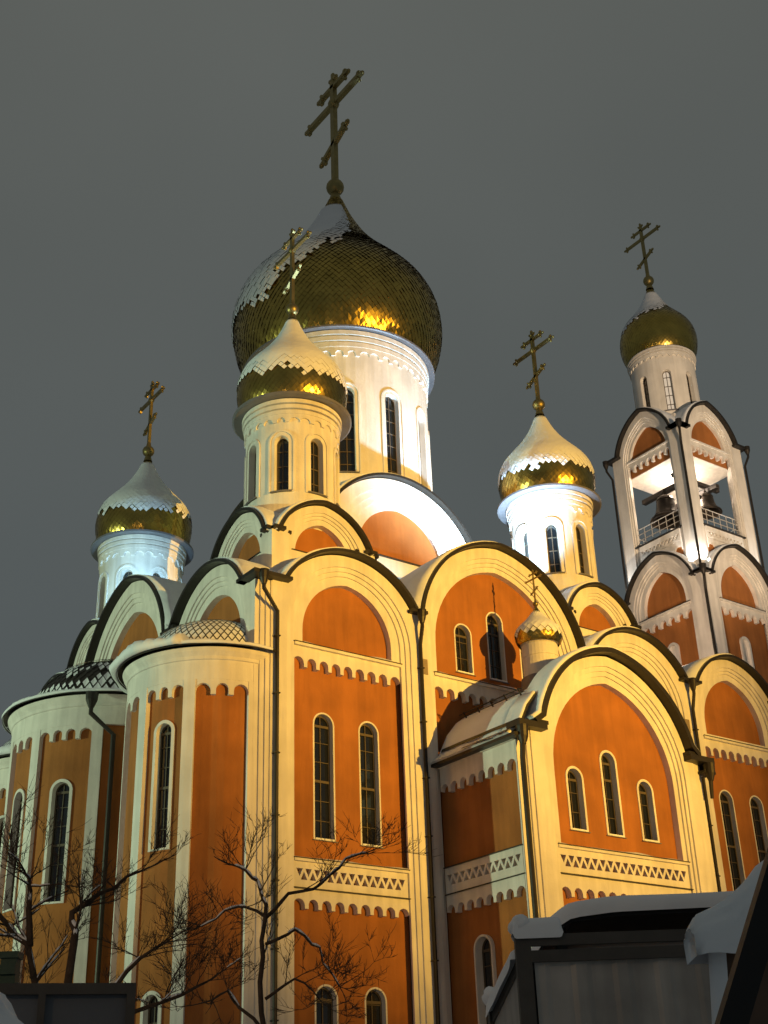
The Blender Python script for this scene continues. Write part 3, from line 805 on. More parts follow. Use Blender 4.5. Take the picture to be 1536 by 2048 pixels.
# gable above the cornice line has no separate tympanum sill; close band below
cm = MB()
for k, (x, d) in enumerate(((0, .17), (.17, .11), (.34, .05))):
    slab(cm, PF, PX0+x, PX0+.56, -.5, 13.9-.002*k, -.23, -d)
    slab(cm, PF, PX1-.56, PX1-x, -.5, 13.9-.002*k, -.23, -d)
cm.build('corner_pilaster', ['cream_plaster'], cat)
# porch flanks
for side, X in ((-1, PX0), (1, PX1)):
    fr = Flat((X, 0, 0), (0, 1, 0), (side, 0, 0))
    p = MB(); plate(p, fr, rect(-3.78, .2, -.5, 13.4), [opening(-1.55, .42, 4.6, 7.95)], -.5, -.18); p.build('wall_panel', ['terracotta_plaster'], cat)
    window(cat, fr, -1.55, .42, 4.6, 7.95, -.18, depth=.2, rim=.05, proud=.12)
    p = MB(); plate(p, fr, scallop_loop(-3.76, .0, 13.45, 12.90, 12.60, 8), [], -.2, .0)
    slab(p, fr, -4.0+.17, 0, 13.45, 13.62, -.3, .10)
    plate(p, fr, scallop_loop(-3.75, .0, 9.36, 9.05, 8.78, 8), [], -.2, -.003)
    p.build('arcaded_frieze', ['cream_plaster'], cat)
    p = MB(); plate(p, fr, rect(-3.75, 0, 9.39, 10.2), zigzag_holes(-3.7, -.05, 9.66, 9.98, 11), -.17, 0); p.build('zigzag_frieze', ['cream_plaster'], cat)
    p = MB(); slab(p, fr, -3.8, 0, 9.36, 9.39, -.2, .05); slab(p, fr, -3.8, 0, 10.2, 10.23, -.2, .06); p.build('flashing', ['dark_metal'], cat)
# porch roof: vault with flared skirts
a, zs, h = 3.48, 13.2, 3.80
pts = [q for q in arch(PC, zs, a, h, 22) if q[1] > 14.05]
half = [(4.55, 13.50), (4.12, 13.84), (3.72, 14.60), (3.30, 15.08), (2.7, 15.48), (2.0, 15.85), (1.2, 16.22), (.5, 16.50)]
prof = [(PC+q, z) for q, z in half]+[(PC, 16.68)]+[(PC-q, z) for q, z in reversed(half)]
FP = [q for q in arch(PC, zs, a, h, 22) if q[1] > 13.95]
vault(cat, PF, [(PX1-.55, 13.95)]+pts+[(PX0+.55, 13.95)], .34, -.75, .17, seed=61, sfront=.06)
roof = vault(cat, PF, prof, -.72, -4.05, .06, snow=(.07, .10), seed=62, sfront=.02)
vault(cat, PF, prof[:4], -.03, -.80, .06, snow=(.07, .10), seed=63, sfront=.02)
vault(cat, PF, prof[-4:], -.03, -.80, .06, snow=(.07, .10), seed=64, sfront=.02)
# snow guards and dark slipped edges on the east slope
sg = MB()
def onroof(t, y):   # t = 0 eave .. 1 near ridge on the left slope
    L = list(reversed(prof))
    S_ = [0]
    for i in range(1, len(L)): S_.append(S_[-1]+math.dist(L[i], L[i-1]))
    s = t; i = 0
    while i < len(S_)-2 and S_[i+1] < s: i += 1
    q = (s-S_[i])/(S_[i+1]-S_[i]); x = lerp(L[i][0], L[i+1][0], q); z = lerp(L[i][1], L[i+1][1], q)
    d = Vector((L[i+1][0]-L[i][0], L[i+1][1]-L[i][1])).normalized(); n_ = Vector((-d.y, d.x))
    return x, z, n_
x, z, nn = onroof(2.15, 0)
for dz in (.22, .34): tube(sg, [(x+nn.x*dz, -.15, z+nn.y*dz), (x+nn.x*dz, -3.4, z+nn.y*dz)], .022, 6)
for y in (-.4, -1.1, -1.8, -2.5, -3.2): bar(sg, (x, y, z), (x+nn.x*.38, y, z+nn.y*.38), .05, .03, (0, 1, 0))
sg.build('snow_guard', ['dark_metal'], roof)
ds = MB()
x0, z0, n0 = onroof(.62, 0); x1, z1_, n1 = onroof(.76, 0)
vs = []
for i in range(13):
    y = -.1-3.8*i/12; wv = .08*noise.noise(Vector((y*1.3, 3, 0)))
    for (xx, zz, n_), o_ in (((x0+wv, z0+wv*.6, n0), .19), ((x1+wv, z1_+wv*.6, n1), .20)):
        vs.append((xx+n_.x*o_, y, zz+n_.y*o_))
ds.add(vs, [(2*i, 2*i+2, 2*i+3, 2*i+1) for i in range(12)])
ds.build('roof_step', ['dark_metal'], roof)
ds = MB(); x0, z0, n0 = onroof(.03, 0); x1, z1_, n1 = onroof(.17, 0); vs = []
for i in range(13):
    y = -1.6-2.35*i/12; wv = .05*noise.noise(Vector((y*1.7, 8, 0)))
    for (xx, zz, n_) in ((x0, z0, n0), (x1+wv, z1_+wv*.5, n1)): vs.append((xx+n_.x*.185, y, zz+n_.y*.185))
ds.add(vs, [(2*i, 2*i+2, 2*i+3, 2*i+1) for i in range(12)]); ds.build('roof_step', ['dark_metal'], roof)
ev = MB()
fr = Flat((PX0, 0, 0), (0, 1, 0), (-1, 0, 0)); slab(ev, fr, -4.2, 0, 13.46, 13.56, -.2, .36)
fr = Flat((PX1, 0, 0), (0, 1, 0), (1, 0, 0)); slab(ev, fr, -4.2, 0, 13.46, 13.56, -.2, .36)
box(ev, (PX0-.22, PY-.33, 13.78), (PX0+.95, PY+.3, 13.98)); box(ev, (PX1-.95, PY-.33, 13.78), (PX1+.22, PY+.3, 13.98))
ev.build('eave', ['dark_metal'], cat)
for x, b in ((PX0-.02, .0), (PX1+.05, .0)):
    mb = MB(); lathe(mb, (x, PY-.2), [(.09, 13.2), (.18, 13.45), (.2, 13.75), (.2, 13.8), (.02, 13.82)], 12)
    if x < 10: tube(mb, [(x, PY-.2, 13.4), (x, PY-.12, 12.8), (x, PY-.12, 0)], .085, 10)
    else: tube(mb, [(x, PY-.2, 13.4), (x-.02, PY-.15, 12.6)], [.085, .06], 10)
    mb.build('downpipe', ['dark_metal'], cat)

# small drum on the porch roof
sc = (10.6, -1.57)
sd = MB(); lathe(sd, sc, [(.64, 15.8), (.64, 17.95), (.60, 18.0), (.68, 18.05), (.68, 18.15), (.3, 18.2)], 32)
for z in (17.5,): lathe(sd, sc, [(.63, z), (.66, z+.01), (.66, z+.05), (.63, z+.06)], 32)
sdo = sd.build('small_drum', ['cream_plaster'], cat, smooth=False)
fb = MB(); lathe(fb, sc, [(.80, 15.9), (.74, 16.75), (.66, 16.8), (.60, 16.8)], 32); fb.build('roof_flashing', ['roof_metal'], sdo, smooth=False)
onion(sdo, sc, .84, 18.0, 19.5, 20, 250, .22, 17, tip=.14, bias=.02)
finial(sdo, sc, 19.62, .10, 1.25)

# ------------------------------------------------------------------ bell tower
bt = thing('bell_tower', 'tall square bell tower with arched gables and open belfry at the far right', 'bell tower')
TX, TY, TH = 34.0, 10.0, 3.0
tcore = MB(); box(tcore, (TX-TH+.5, TY-TH+.5, -.5), (TX+TH-.5, TY+TH-.5, 30.0)); tcore.build('tower_core', ['cream_plaster'], bt)
def four(cx, cy, hw):
    return [Flat((cx, cy-hw, 0), (1, 0, 0), (0, -1, 0)), Flat((cx-hw, cy, 0), (0, 1, 0), (-1, 0, 0)),
            Flat((cx, cy+hw, 0), (1, 0, 0), (0, 1, 0)), Flat((cx+hw, cy, 0), (0, 1, 0), (1, 0, 0))]
for k, fr in enumerate(four(TX, TY, TH)):
    gable_bay(bt, fr, -TH, TH, 0, (1.50, 28.3, 2.0), (2.55, 28.2, 3.05), 29.2, zbase=14, cornice=27.9, steps=(.60, .45, .30),
              frieze=(27.85, 27.55, 27.20, 6), windows=[(0, .38, 20.5, 26.2)], rdepth=TH-.2, seed=70+k, overhang=.26, groin=TH, inset=.004, winkw=dict(proud=.10, rim=.12))
    ev = MB(); slab(ev, fr, -TH-.2, -TH+.45, 29.19, 29.33, -.5, .24); ev.build('eave', ['dark_metal'], bt)
# upper tier with open belfry
UH = 2.6; UZ = 29.3
DECK = 32.5
def upper_face(fr, k):
    def cv(s): return (lerp(1.50, 2.05, s), 0, 0)
    T = (1.42, 37.75, 1.90); O = (2.12, 37.75, 2.85); cut = 38.45
    wall = MB(); cu = 0
    a, zs, h = O
    top = [p for p in arch(0, zs, a, h, 24) if p[1] > cut]
    UI = UH-.004
    outer = dedupe([(-UI, UZ-1.5), (UI, UZ-1.5), (UI, cut), (top[0][0], cut)]+top+[(top[-1][0], cut), (-UI, cut)])
    def lp(s, z0): 
        aa, z_, hh = lerp(T[0], O[0], s), lerp(T[1], O[1], s), lerp(T[2], O[2], s); return [(-aa, z0), (aa, z0)]+arch(0, z_, aa, hh)
    plate(wall, fr, outer, [lp(.55, UZ-1.2)], -.55, 0)
    plate(wall, fr, lp(.62, UZ-1.3), [lp(.40, UZ-1.2)], -.3, -.06)
    plate(wall, fr, lp(.45, UZ-1.3), [lp(.25, UZ-1.2)], -.3, -.12)
    plate(wall, fr, [(-1.72, 37.70)]+[(1.72, 37.70)]+arch(0, 37.75, 1.72, 2.25), [[(-T[0], 37.95), (T[0], 37.95)]+arch(0, T[1], T[0], T[2])], -.4, -.18)
    slab(wall, fr, -1.76, 1.76, UZ-1.3, DECK, -.45, -.18)
    wall.build('arched_gable', ['cream_plaster'], bt)
    p = MB(); plate(p, fr, [(-1.62, 37.0), (1.62, 37.0)]+arch(0, 37.75, 1.62, 2.1), [], -.55, -.36)
    slab(p, fr, -1.5, 1.5, 30.3, 31.4, -.17, -.165)
    p.build('wall_panel', ['terracotta_plaster'], bt)
    f = MB(); plate(f, fr, scallop_loop(-1.70, 1.70, 37.86, 37.6, 37.25, 7), [], -.36, -.16); slab(f, fr, -1.70, 1.70, 37.86, 37.95, -.36, -.08)
    plate(f, fr, scallop_loop(-1.5, 1.5, 31.72, 31.42, 31.1, 5), [], -.17, -.10)
    plate(f, fr, rect(-1.5, 1.5, 31.75, 32.45), zigzag_holes(-1.46, 1.46, 31.9, 32.15, 10, .12), -.17, -.08)
    f.build('arcaded_frieze', ['cream_plaster'], bt)
    f = MB(); slab(f, fr, -1.72, 1.72, 32.45, 32.52, -.4, .0); f.build('flashing', ['dark_metal'], bt)
    rt = [q for q in arch(0, zs, a+.03, h+.03, 24) if q[1] > cut-.1]
    vault(bt, fr, rt, .26, -(UH-.4), .13, seed=80+k, groin=UH)
    ev = MB(); slab(ev, fr, -UH-.3, top[-1][0]+.1, cut-.06, cut+.08, -.5, .30); slab(ev, fr, top[0][0]-.1, UH+.0, cut-.058, cut+.078, -.5, .298)
    ev.build('eave', ['dark_metal'], bt)
    # railing
    r = MB()
    for z in (32.95, 33.3, 33.62): tube(r, [fr(-1.72, z, -.25), fr(1.72, z, -.25)], .025, 6)
    for i in range(7): 
        x = -1.65+i*.55; tube(r, [fr(x, 32.5, -.25), fr(x, 33.62, -.25)], .022, 6)
    r.build('railing', ['rail_paint'], bt)
for k, fr in enumerate(four(TX, TY, UH)): upper_face(fr, k)
# belfry floor, ceiling, corner piers
m_ = MB(); box(m_, (TX-UH+.3, TY-UH+.3, DECK-.2), (TX+UH-.3, TY+UH-.3, DECK-.02)); box(m_, (TX-UH+.55, TY-UH+.55, 37.0), (TX+UH-.55, TY+UH-.55, 38.6)); box(m_, (TX-UH+.37, TY-UH+.37, 36.96), (TX+UH-.37, TY+UH-.37, 37.08))
for sx in (-1, 1):
    for sy in (-1, 1):
        box(m_, (TX+sx*(UH-.06)-(.0 if sx < 0 else .62), TY+sy*(UH-.06)-(.0 if sy < 0 else .62), DECK-.1), (TX+sx*(UH-.06)+(.62 if sx < 0 else 0), TY+sy*(UH-.06)+(.62 if sy < 0 else 0), 37.1))
m_.build('belfry', ['cream_plaster'], bt)
m_ = MB()
bar(m_, (TX-1.15, TY-1.9, 35.85), (TX-1.15, TY+1.9, 35.85), .26, .30, (0, 0, 1)); bar(m_, (TX+.9, TY-1.9, 35.85), (TX+.9, TY+1.9, 35.85), .26, .30, (0, 0, 1))
bar(m_, (TX-1.9, TY-1.1, 36.15), (TX+1.9, TY-1.1, 36.15), .22, .24, (0, 0, 1)); m_.build('beam', ['beam_paint'], bt)
for x, y in ((TX-UH-.28, TY-UH-.28), (TX-UH-.28, TY+UH+.28), (TX+UH+.28, TY-UH-.28)):
    mb = MB(); lathe(mb, (x, y), [(.08, 38.05), (.17, 38.3), (.18, 38.55), (.02, 38.56)], 12)
    sx = 1 if x < TX else -1; sy = 1 if y < TY else -1
    tube(mb, [(x, y, 38.2), (x, y, 37.9), (x+sx*.2, y+sy*.2, 37.3), (x+sx*.2, y+sy*.2, 29.3)], .07, 8); mb.build('downpipe', ['dark_metal'], bt)
x, y = TX-TH-.26, TY-TH-.26
mb = MB(); lathe(mb, (x, y), [(.08, 28.85), (.17, 29.1), (.19, 29.4), (.02, 29.41)], 12); tube(mb, [(x, y, 29.0), (x, y, 28.7), (x+.18, y+.18, 28.1), (x+.18, y+.18, 14)], .08, 8); mb.build('downpipe', ['dark_metal'], bt)
m_ = MB(); box(m_, (TX-1.8, TY-1.8, 38.0), (TX+1.8, TY+1.8, 39.9)); m_.build('drum_base', ['cream_plaster'], bt)
drum(bt, 'belfry_drum', (TX, TY), 1.90, 39.5, 44.9, 2.32, 50.6, 51.15, 55.7, 8, 0, .26, 40.5, 43.3, 60, 150, .47, 21, 4, ringr=2.0, surround=False, bias=.25, band=.45, pane_lit=(5,), tip=.1)

# bells
def bell(c, R, label, ztop):
    t = thing('church_bell', label, 'bell', 'bells hanging in the belfry')
    prof = [(.0, 0), (.30, -.02), (.44, -.12), (.50, -.35), (.56, -.75), (.66, -1.1), (.82, -1.38), (1.0, -1.52), (1.0, -1.60), (.92, -1.60), (.75, -1.35), (.55, -1.0), (.4, -.3), (.1, -.2)]
    mb = MB(); lathe(mb, c, [(max(.001, r*R), ztop+z*R) for r, z in prof], 32)
    for zz, rr in ((-.25, .50), (-1.2, .73), (-1.42, .93)): lathe(mb, c, [(rr*R*.97, ztop+zz*R), (rr*R*1.04, ztop+zz*R-.02), (rr*R*1.04, ztop+zz*R-.05), (rr*R*.97, ztop+zz*R-.07)], 32)
    mb.build('bell_body', ['bronze'], t, smooth=True)
    k = MB(); tube(k, [(c[0]-.12*R, c[1], ztop-.03), (c[0]-.1*R, c[1], ztop+.25*R), (c[0]+.1*R, c[1], ztop+.25*R), (c[0]+.12*R, c[1], ztop-.03)], .05*R, 8)
    tube(k, [(c[0], c[1], ztop+.2*R), (c[0], c[1], ztop+.5*R)], .04, 8); k.build('hanger', ['bronze'], t)
    q = MB(); tube(q, [(c[0], c[1], ztop-.3*R), (c[0]+.05, c[1], ztop-1.45*R)], .03, 6); sphere(q, (c[0]+.05, c[1], ztop-1.5*R), .12*R, n=8); q.build('clapper', ['bronze'], t)
bell((TX-1.35, TY+.15), 1.0, 'large dark bronze bell hanging in the left opening of the belfry', 35.45)
bell((TX+.6, TY-1.2), .78, 'medium bronze bell hanging in the right opening of the belfry', 35.55)
bell((TX-.55, TY-1.25), .45, 'small bronze bell beside the corner pier in the right belfry opening', 35.65)
bell((TX-1.25, TY-1.15), .42, 'small bronze bell behind the corner pier in the left belfry opening', 35.45)

# ------------------------------------------------------------------ bare trees with snow on the boughs
def tree(name, label, base, limbs, seed, twigs, spread, TL=.5):
    rnd = random.Random(seed); t = thing(name, label, 'tree')
    tr = MB(); tw = MB(); sn = MB(); B = Vector(base)
    def snowtop(pts, rad):
        if len(pts) < 2: return
        P = [p+Vector((0, 0, r*.75+.004)) for p, r in zip(pts, rad)]
        for a in range(len(P)-1):
            d = (P[a+1]-P[a]).normalized()
            if abs(d.z) > .93 and rnd.random() < .6: continue
            if noise.noise(P[a]*2.3) < .0: continue
            tube(sn, [P[a], P[a].lerp(P[a+1], .5)+Vector((0, 0, .004)), P[a+1]], [rad[a]*.50+.002, rad[a]*.68+.004, rad[a+1]*.50+.002], 5)
    def grow(p, d, L, r, lev):
        n = 5 if lev < 2 else 4; pts = [p]; rad = [r]
        for i in range(n):
            d = (d+Vector((rnd.uniform(-1, 1), rnd.uniform(-1, 1), rnd.uniform(-.6, .8)))*.22).normalized()
            p = p+d*L/n; pts.append(p); rad.append(r*(1-.62*(i+1)/n))
        (tr if lev < 1 else tw).add([], [])
        tube(tr if lev < 1 else tw, pts, rad, 7 if lev < 2 else 4, cap=False)
        if lev <= 1 and r > .008: snowtop(pts, rad)
        if lev >= 4: return
        k = [4, 4, 4, 3][lev]
        for i in range(k):
            j = rnd.randint(1, n); q = pts[j]
            dd = (d+Vector((rnd.uniform(-1, 1), rnd.uniform(-1, 1), rnd.uniform(-.4, 1.0)))*spread).normalized()
            grow(q, dd, L*rnd.uniform(.45, .75), max(.0026, rad[j]*.55), lev+1)
    for pts, r0, r1 in limbs:
        P = [B+Vector(p) for p in pts]; Q = []
        for i in range(len(P)-1):
            for k in range(3): Q.append(P[i].lerp(P[i+1], k/3)+Vector((rnd.uniform(-1, 1), rnd.uniform(-1, 1), rnd.uniform(-1, 1)))*.025*(1 if i+k else 0))
        Q.append(P[-1]); n = len(Q)
        rad = [lerp(r0, r1, i/(n-1)) for i in range(n)]
        tube(tr, Q, rad, 9); snowtop(Q[2:], rad[2:])
        for _ in range(twigs):
            j = rnd.randint(n//3, n-1); d = (Q[j]-Q[j-1]).normalized()
            dd = (d*.6+Vector((rnd.uniform(-1, 1), rnd.uniform(-1, 1), rnd.uniform(-.5, .9)))).normalized()
            grow(Q[j], dd, rnd.uniform(.8, 1.5)*TL*1.6, max(.005, rad[j]*.42), 1)
        grow(Q[-1], (Q[-1]-Q[-2]).normalized(), TL*1.6, rad[-1]*.9, 1)
    tr.build('trunk', ['bark'], t, smooth=True); tw.build('crown', ['bark'], t, smooth=True); sn.build('branch_snow', ['snow'], t, smooth=True)

def RF(r, f, z): return (.8026*r+.5964*f, -.5964*r+.8026*f, z)
def limb(L, r0, r1): return ([RF(*p) for p in L], r0*.68, r1*.68)
tree('bare_tree', 'bare snow-dusted tree with a tangled crown before the left round apses', (-14.0, -19.85, 0), [
    limb([(0, 0, 0), (.02, 0, 2.7), (-.2, 0, 3.75), (-.6, .1, 4.1), (-1.0, .2, 4.25)], .07, .025),
    limb([(-.2, 0, 3.75), (-.28, .1, 4.3), (-.30, 0, 4.45)], .055, .02),
    limb([(.05, 0, 2.4), (.28, -.1, 3.8), (.2, 0, 4.05), (.45, .1, 4.25), (.85, .2, 4.5)], .07, .018),
    limb([(.1, 0, 2.4), (.75, .1, 3.5), (1.15, .1, 3.75)], .05, .016),
    limb([(0, 0, 2.0), (.6, -.1, 3.0), (1.2, .1, 3.2), (1.6, 0, 3.35)], .05, .016),
    limb([(0, 0, 2.6), (-.35, -.2, 3.2), (-.7, -.1, 3.4)], .05, .016)], 5, 9, .9, TL=.25)
tree('bare_tree', 'slender bare tree with snowy boughs before the front corner downpipe', (-12.54, -21.63, 0), [
    limb([(0, 0, 0), (0, 0, 2.7), (-.03, 0, 3.5), (.0, 0, 3.95), (-.1, .05, 4.2), (-.28, .1, 4.36)], .045, .018),
    limb([(0, 0, 3.85), (.2, 0, 4.05), (.55, .05, 4.15), (.8, .1, 4.4), (1.1, .1, 4.5)], .03, .009),
    limb([(0, 0, 3.6), (.3, .1, 3.75), (.5, .1, 3.55), (.7, .1, 3.2)], .026, .009),
    limb([(0, 0, 3.85), (-.3, .1, 4.0), (-.65, .1, 3.8)], .024, .008),
    limb([(0, 0, 3.1), (.28, 0, 3.3), (.5, .1, 3.1)], .024, .009),
    limb([(0, 0, 2.8), (-.35, .1, 3.2), (-.6, .1, 3.1)], .028, .010)], 11, 5, .9, TL=.19)


# ------------------------------------------------------------------ foreground fences, canopy and snow
NF = (-.5964, -.8026, 0); UR = (.8026, -.5964, 0)
def blob(mb, c, rx, ry, rz, seed, n=18, flat=.0, mi=0):
    vs = []; 
    for i in range(n+1):
        t = PI*i/n
        for k in range(2*n):
            a = PI*k/n; d = Vector((math.sin(t)*math.cos(a), math.sin(t)*math.sin(a), math.cos(t)))
            e_ = 1+.30*noise.noise(d*1.6+Vector((seed, 0, 0)))+.07*noise.noise(d*5+Vector((seed, 3, 0)))
            z = d.z if d.z > 0 else d.z*(1-flat)
            p = Vector(UR)*d.x*rx*e_+Vector(NF)*d.y*ry*e_
            vs.append((c[0]+p.x, c[1]+p.y, c[2]+z*rz*e_))
    m2 = 2*n
    mb.add(vs, [(i*m2+k, i*m2+(k+1) % m2, (i+1)*m2+(k+1) % m2, (i+1)*m2+k) for i in range(n) for k in range(m2)], mi)
def snowcap(mb, fr, u0, u1, z, d0, d1, h, seed, zend=None, droop=.03, n=26):
    """pillow of snow along a rail from u0 to u1"""
    vs = []; K = 9
    for i in range(n+1):
        t = i/n; u = lerp(u0, u1, t); e_ = min(1, min(t, 1-t)*n/2.2); e_ = math.sqrt(max(0, 1-(1-e_)**2))
        hh = h*e_*(1+.28*noise.noise(Vector((u*2.2, seed, 0))))+.004
        zz = z if zend is None else lerp(z, zend, t)
        dc = (d0+d1)/2; w = (d1-d0)/2*(1+.12*noise.noise(Vector((u*3, seed, 4))))
        for k in range(K):
            a = PI*k/(K-1); c_ = math.cos(a); s_ = math.sin(a)
            vs.append(fr(u, zz+hh*(s_**.7)-(droop*e_ if k in (0, K-1) else 0), dc+w*c_*(1.0 if k else 1)))
    mb.add(vs, [(i*K+k, i*K+k+1, (i+1)*K+k+1, (i+1)*K+k) for i in range(n) for k in range(K-1)])
A = (-13.89, -26.82)
F1 = Flat((A[0], A[1], 0), UR, NF)
gf = thing('metal_fence', 'dark framed grey sheet-metal fence with snow on its corner post, lower right', 'fence')
m_ = MB(); vs = []; nn = 96
for i in range(nn+1):
    u = .06+2.9*i/nn; dd = .012 if (i % 8) in (0, 1, 2) else 0.0
    vs += [fr_ for fr_ in (F1(u, .1, dd), F1(u, 2.70, dd))]
m_.add(vs, [(2*i, 2*i+2, 2*i+3, 2*i+1) for i in range(nn)]); m_.build('sheet_panel', ['fence_metal'], gf)
for u in (0, 3.0): 
    m_ = MB(); slab(m_, F1, u-.045, u+.045, 0, 2.86, -.05, .05); m_.build('post', ['fence_frame'], gf)
for z in (2.70, 2.79, .2):
    m_ = MB(); slab(m_, F1, .045, 2.955, z-.03 if z > 1 else z, z+.035, .014, .05); m_.build('rail', ['fence_frame'], gf)
m_ = MB(); snowcap(m_, F1, -.06, .24, 2.83, -.06, .07, .09, 3); blob(m_, F1(0, 2.88, 0), .075, .07, .06, 4, 10); m_.build('rail_snow', ['snow'], gf, smooth=True)
Bp = Vector((-13.38, -25.93, 0)); dv = (Bp-Vector((A[0], A[1], 0))); Ld = dv.length; dv.normalize()
F2 = Flat((A[0], A[1], 0), dv, (-dv.y*-1, -dv.x, 0)) if False else Flat((A[0], A[1], 0), dv, (-dv.y, dv.x, 0))
sf = thing('side_fence', 'short fence run with a roll of snow on its sloping rail, lower right', 'fence')
m_ = MB(); plate(m_, F2, [(.05, .1), (Ld-.03, .1), (Ld-.03, 2.45), (.05, 2.66)], [], -.01, .01, back=True); m_.build('sheet_panel', ['fence_metal'], sf)
m_ = MB(); bar(m_, F2(.05, 2.68, 0), F2(Ld, 2.47, 0), .06, .05, (0, 0, 1)); m_.build('rail', ['fence_frame'], sf)
m_ = MB(); slab(m_, F2, Ld-.03, Ld+.05, 0, 2.58, -.04, .04); m_.build('post', ['fence_frame'], sf)
m_ = MB(); snowcap(m_, F2, .06, Ld-.02, 2.70, -.07, .07, .09, 6, zend=2.49); blob(m_, F2(Ld+.01, 2.61, 0), .075, .07, .06, 9, 10); m_.build('rail_snow', ['snow'], sf, smooth=True)
# canopy behind the fence
F3 = Flat((-12.71, -25.86, 0), UR, NF)
cn = thing('canopy', 'low dark canopy roof behind the grey fence, buried under a thick slab of snow', 'canopy')
prof3 = [(-.24, 2.66), (-.17, 2.86), (-.06, 3.02), (.10, 3.11), (.4, 3.14), (1.2, 3.15), (3.4, 3.16)]
m_ = MB()
vs = []
for u, z in prof3: vs += [F3(u, z, .15), F3(u, z+.03, .15), F3(u, z+.03, -1.6), F3(u, z, -1.6)]
m_.add(vs, [(4*i+a, 4*i+4+a, 4*i+4+(a+1) % 4, 4*i+(a+1) % 4) for i in range(len(prof3)-1) for a in range(4)]+[(0, 1, 2, 3), (4*6, 4*6+3, 4*6+2, 4*6+1)])
m_.build('canopy_roof', ['dark_metal'], cn)
m_ = MB(); slab(m_, F3, -.12, 3.3, .1, 3.05, -1.5, -1.4); m_.build('canopy_shade_panel', ['black_paint_and_shade'], cn)  # its black puts the shade of the gap under the canopy into colour
for u in (.0, 1.6, 3.2):
    m_ = MB(); slab(m_, F3, u, u+.07, 0, 3.1, -.05, .02); m_.build('post', ['black_paint_and_shade'], cn)
m_ = MB(); vs = []; n3 = 40; K = 12
def pz(u):
    for i in range(len(prof3)-1):
        if u <= prof3[i+1][0]: t = (u-prof3[i][0])/(prof3[i+1][0]-prof3[i][0]); return lerp(prof3[i][1], prof3[i+1][1], max(0, t))
    return prof3[-1][1]
for i in range(n3+1):
    u = -.22+3.6*(i/n3)**1.3; z = pz(u)+.03; th = (.085*min(1, (u+.26)/.25)+.03)*(1+.10*noise.noise(Vector((u*1.3, 5, 0))))
    for k in range(K):
        if k < 6: a = PI/2*k/5; d = .15+.07*math.cos(a)-.02; zz = z-.01+th*math.sin(a)
        else: d = .13-1.7*(k-5)/6; zz = z+th*(1+.08*noise.noise(Vector((u, k, 3))))
        vs.append(F3(u-.03*(1-min(1, (u+.25)/.2)), zz, d))
m_.add(vs, [(i*K+k, i*K+k+1, (i+1)*K+k+1, (i+1)*K+k) for i in range(n3) for k in range(K-1)]); m_.build('roof_snow', ['snow'], cn, smooth=True)
# notice board style fence at lower left
F4 = Flat((-16.28, -25.34, 0), Vector((.49, -.21, 0)).normalized(), Vector((-.21, -.49, 0)).normalized())
bf = thing('board_fence', 'dark framed fence of grey-blue panels at the lower left, ending before the trees', 'fence')
L4 = .56
m_ = MB(); slab(m_, F4, -1.2, L4-.04, .2, 2.58, -.01, .01); m_.build('panel', ['grey_board'], bf)
for u0_, u1_, z0_, z1_ in ((-1.2, L4, 2.56, 2.62), (L4-.05, L4, 0, 2.56), (.02, .06, 0, 2.56), (-.62, -.58, 0, 2.56), (-1.2, L4, .15, .2)):
    m_ = MB(); slab(m_, F4, u0_, u1_, z0_, z1_, .011, .045); m_.build('frame', ['fence_frame'], bf)
gp = thing('post', 'green metal post with a square cap standing behind the snow mound, lower left', 'post')
m_ = MB(); fr = Flat((-16.07, -24.35, 0), UR, NF); slab(m_, fr, -.05, .05, 0, 2.90, -.05, .05); m_.build('shaft', ['green_paint'], gp)
m_ = MB(); slab(m_, fr, -.062, .062, 2.90, 2.94, -.062, .062); slab(m_, fr, -.07, .05, 2.80, 2.86, .051, .07); m_.build('cap', ['green_paint'], gp)
# pillar capped by a big mound of snow
pl = thing('snow_capped_pillar', 'squat pillar under a big rounded cap of snow in the lower left corner', 'pillar')
m_ = MB(); fr = Flat((-17.28, -27.06, 0), UR, NF); slab(m_, fr, -.3, .22, 0, 2.12, -.25, .25); m_.build('shaft', ['grey_board'], pl)
m_ = MB(); blob(m_, fr(-.04, 2.16, 0), .34, .34, .19, 12, 20, flat=.45); m_.build('snow_cap', ['snow'], pl, smooth=True)
sb_ = MB(); snowcap(sb_, Flat((-16.95, -27.4, 0), UR, NF), -.1, 1.0, 2.03, -.2, .2, .09, 15)
wl = thing('low_wall', 'low wall under a rounded ridge of snow along the bottom left edge', 'wall')
m_ = MB(); slab(m_, Flat((-16.95, -27.4, 0), UR, NF), -.1, 1.0, 0, 2.04, -.17, .17); m_.build('wall_body', ['grey_board'], wl); sb_.build('wall_snow', ['snow'], wl, smooth=True)
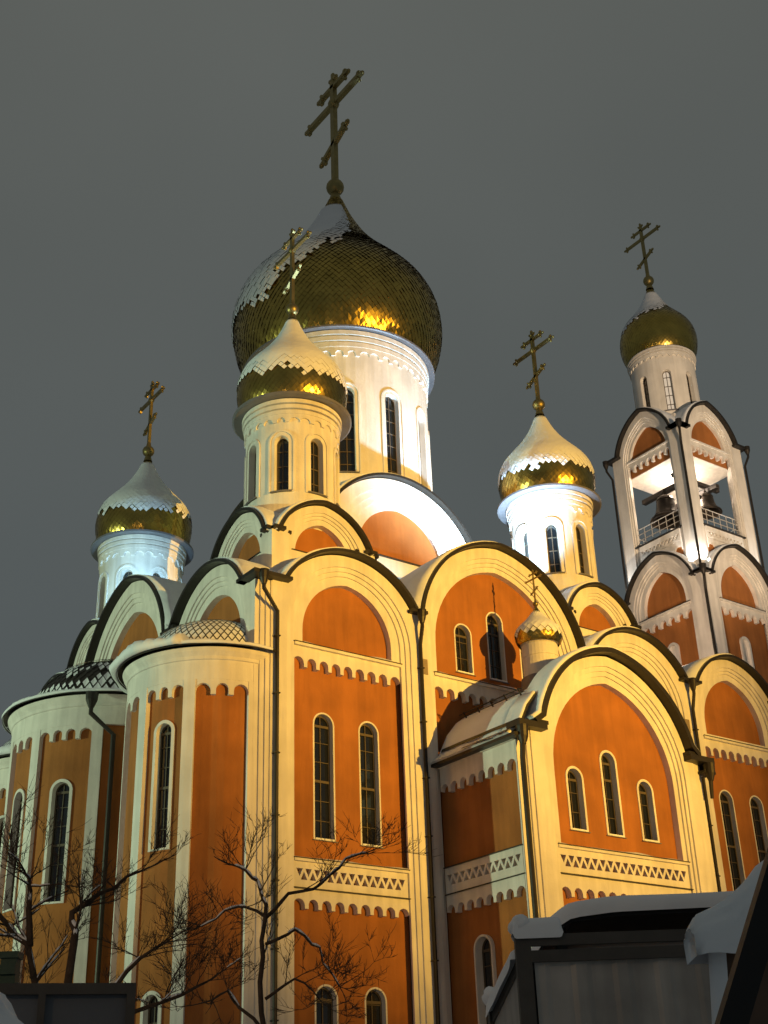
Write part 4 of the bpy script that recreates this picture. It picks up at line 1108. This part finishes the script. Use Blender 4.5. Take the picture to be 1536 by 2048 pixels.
# red-edged box with a heap of snow, and the black beam before it
F5 = Flat((-15.39, -29.57, 0), UR, NF)
rb = thing('cabinet', 'dark red cabinet under an overhanging heap of snow at the lower right edge', 'cabinet')
m_ = MB(); slab(m_, F5, -.01, 1.2, 0, 2.27, -.16, .0); m_.build('cabinet_body', ['brown_board'], rb)
m_ = MB(); slab(m_, F5, -.012, 1.22, 2.27, 2.30, -.17, .006); m_.build('cabinet_lid', ['red_paint'], rb)
m_ = MB(); vs = []; n5 = 36; K = 22
for i in range(n5+1):
    t = i/n5; u = lerp(-.10, 1.2, t); e_ = math.sqrt(max(0, 1-(1-min(1, t*5))**2))
    hh = (.15+.36*min(1, max(0, (u+.02)/.50))**1.3)*(.35+.65*e_)*(1+.16*noise.noise(Vector((u*5, 2, 0)))+.08*noise.noise(Vector((u*14, 6, 0))))
    for k in range(K):
        a = PI*k/(K-1); c_ = math.cos(a); s_ = math.sin(a)**.75 if 0 < k < K-1 else 0
        w = .17*(.55+.45*e_)*(1+.16*noise.noise(Vector((u*5, k*.35, 7)))+.10*noise.noise(Vector((u*13, k*.8, 3))))
        vs.append(F5(u, 2.305+hh*s_+.02*noise.noise(Vector((u*7, k*.5, 1)))-(.05 if s_ == 0 else 0), -.09+w*c_*(1.02 if c_ > 0 else 1)))
m_.add(vs, [(i*K+k, i*K+k+1, (i+1)*K+k+1, (i+1)*K+k) for i in range(n5) for k in range(K-1)]+[tuple(range(K))])
m_.build('snow_heap', ['snow'], rb, smooth=True)
m_ = MB(); vs = []
for i in range(25):   # snow plastered down the side of the cabinet
    z = 2.33-.75*i/24; w = .015+.015*noise.noise(Vector((z*6, 4, 0)))+.075*(i/24)
    vs += [F5(-.005, z, -.15), F5(-.012-w, z, -.10), F5(-.012-w*.8, z, -.02), F5(.0+.01*noise.noise(Vector((z*9, 1, 0))), z, .02)]
m_.add(vs, [(4*i+k, 4*i+k+1, 4*i+5+k, 4*i+4+k) for i in range(24) for k in range(3)]); m_.build('side_snow', ['snow'], rb, smooth=True)
bb_ = MB(); bar(bb_, (-16.375, -29.955, 1.24), (-15.855, -30.605, 3.01), .075, .06, UR)
tag(bb_.build('steel_beam', ['black_paint_and_shade']), 'black steel beam slanting across the lower right corner', 'beam')
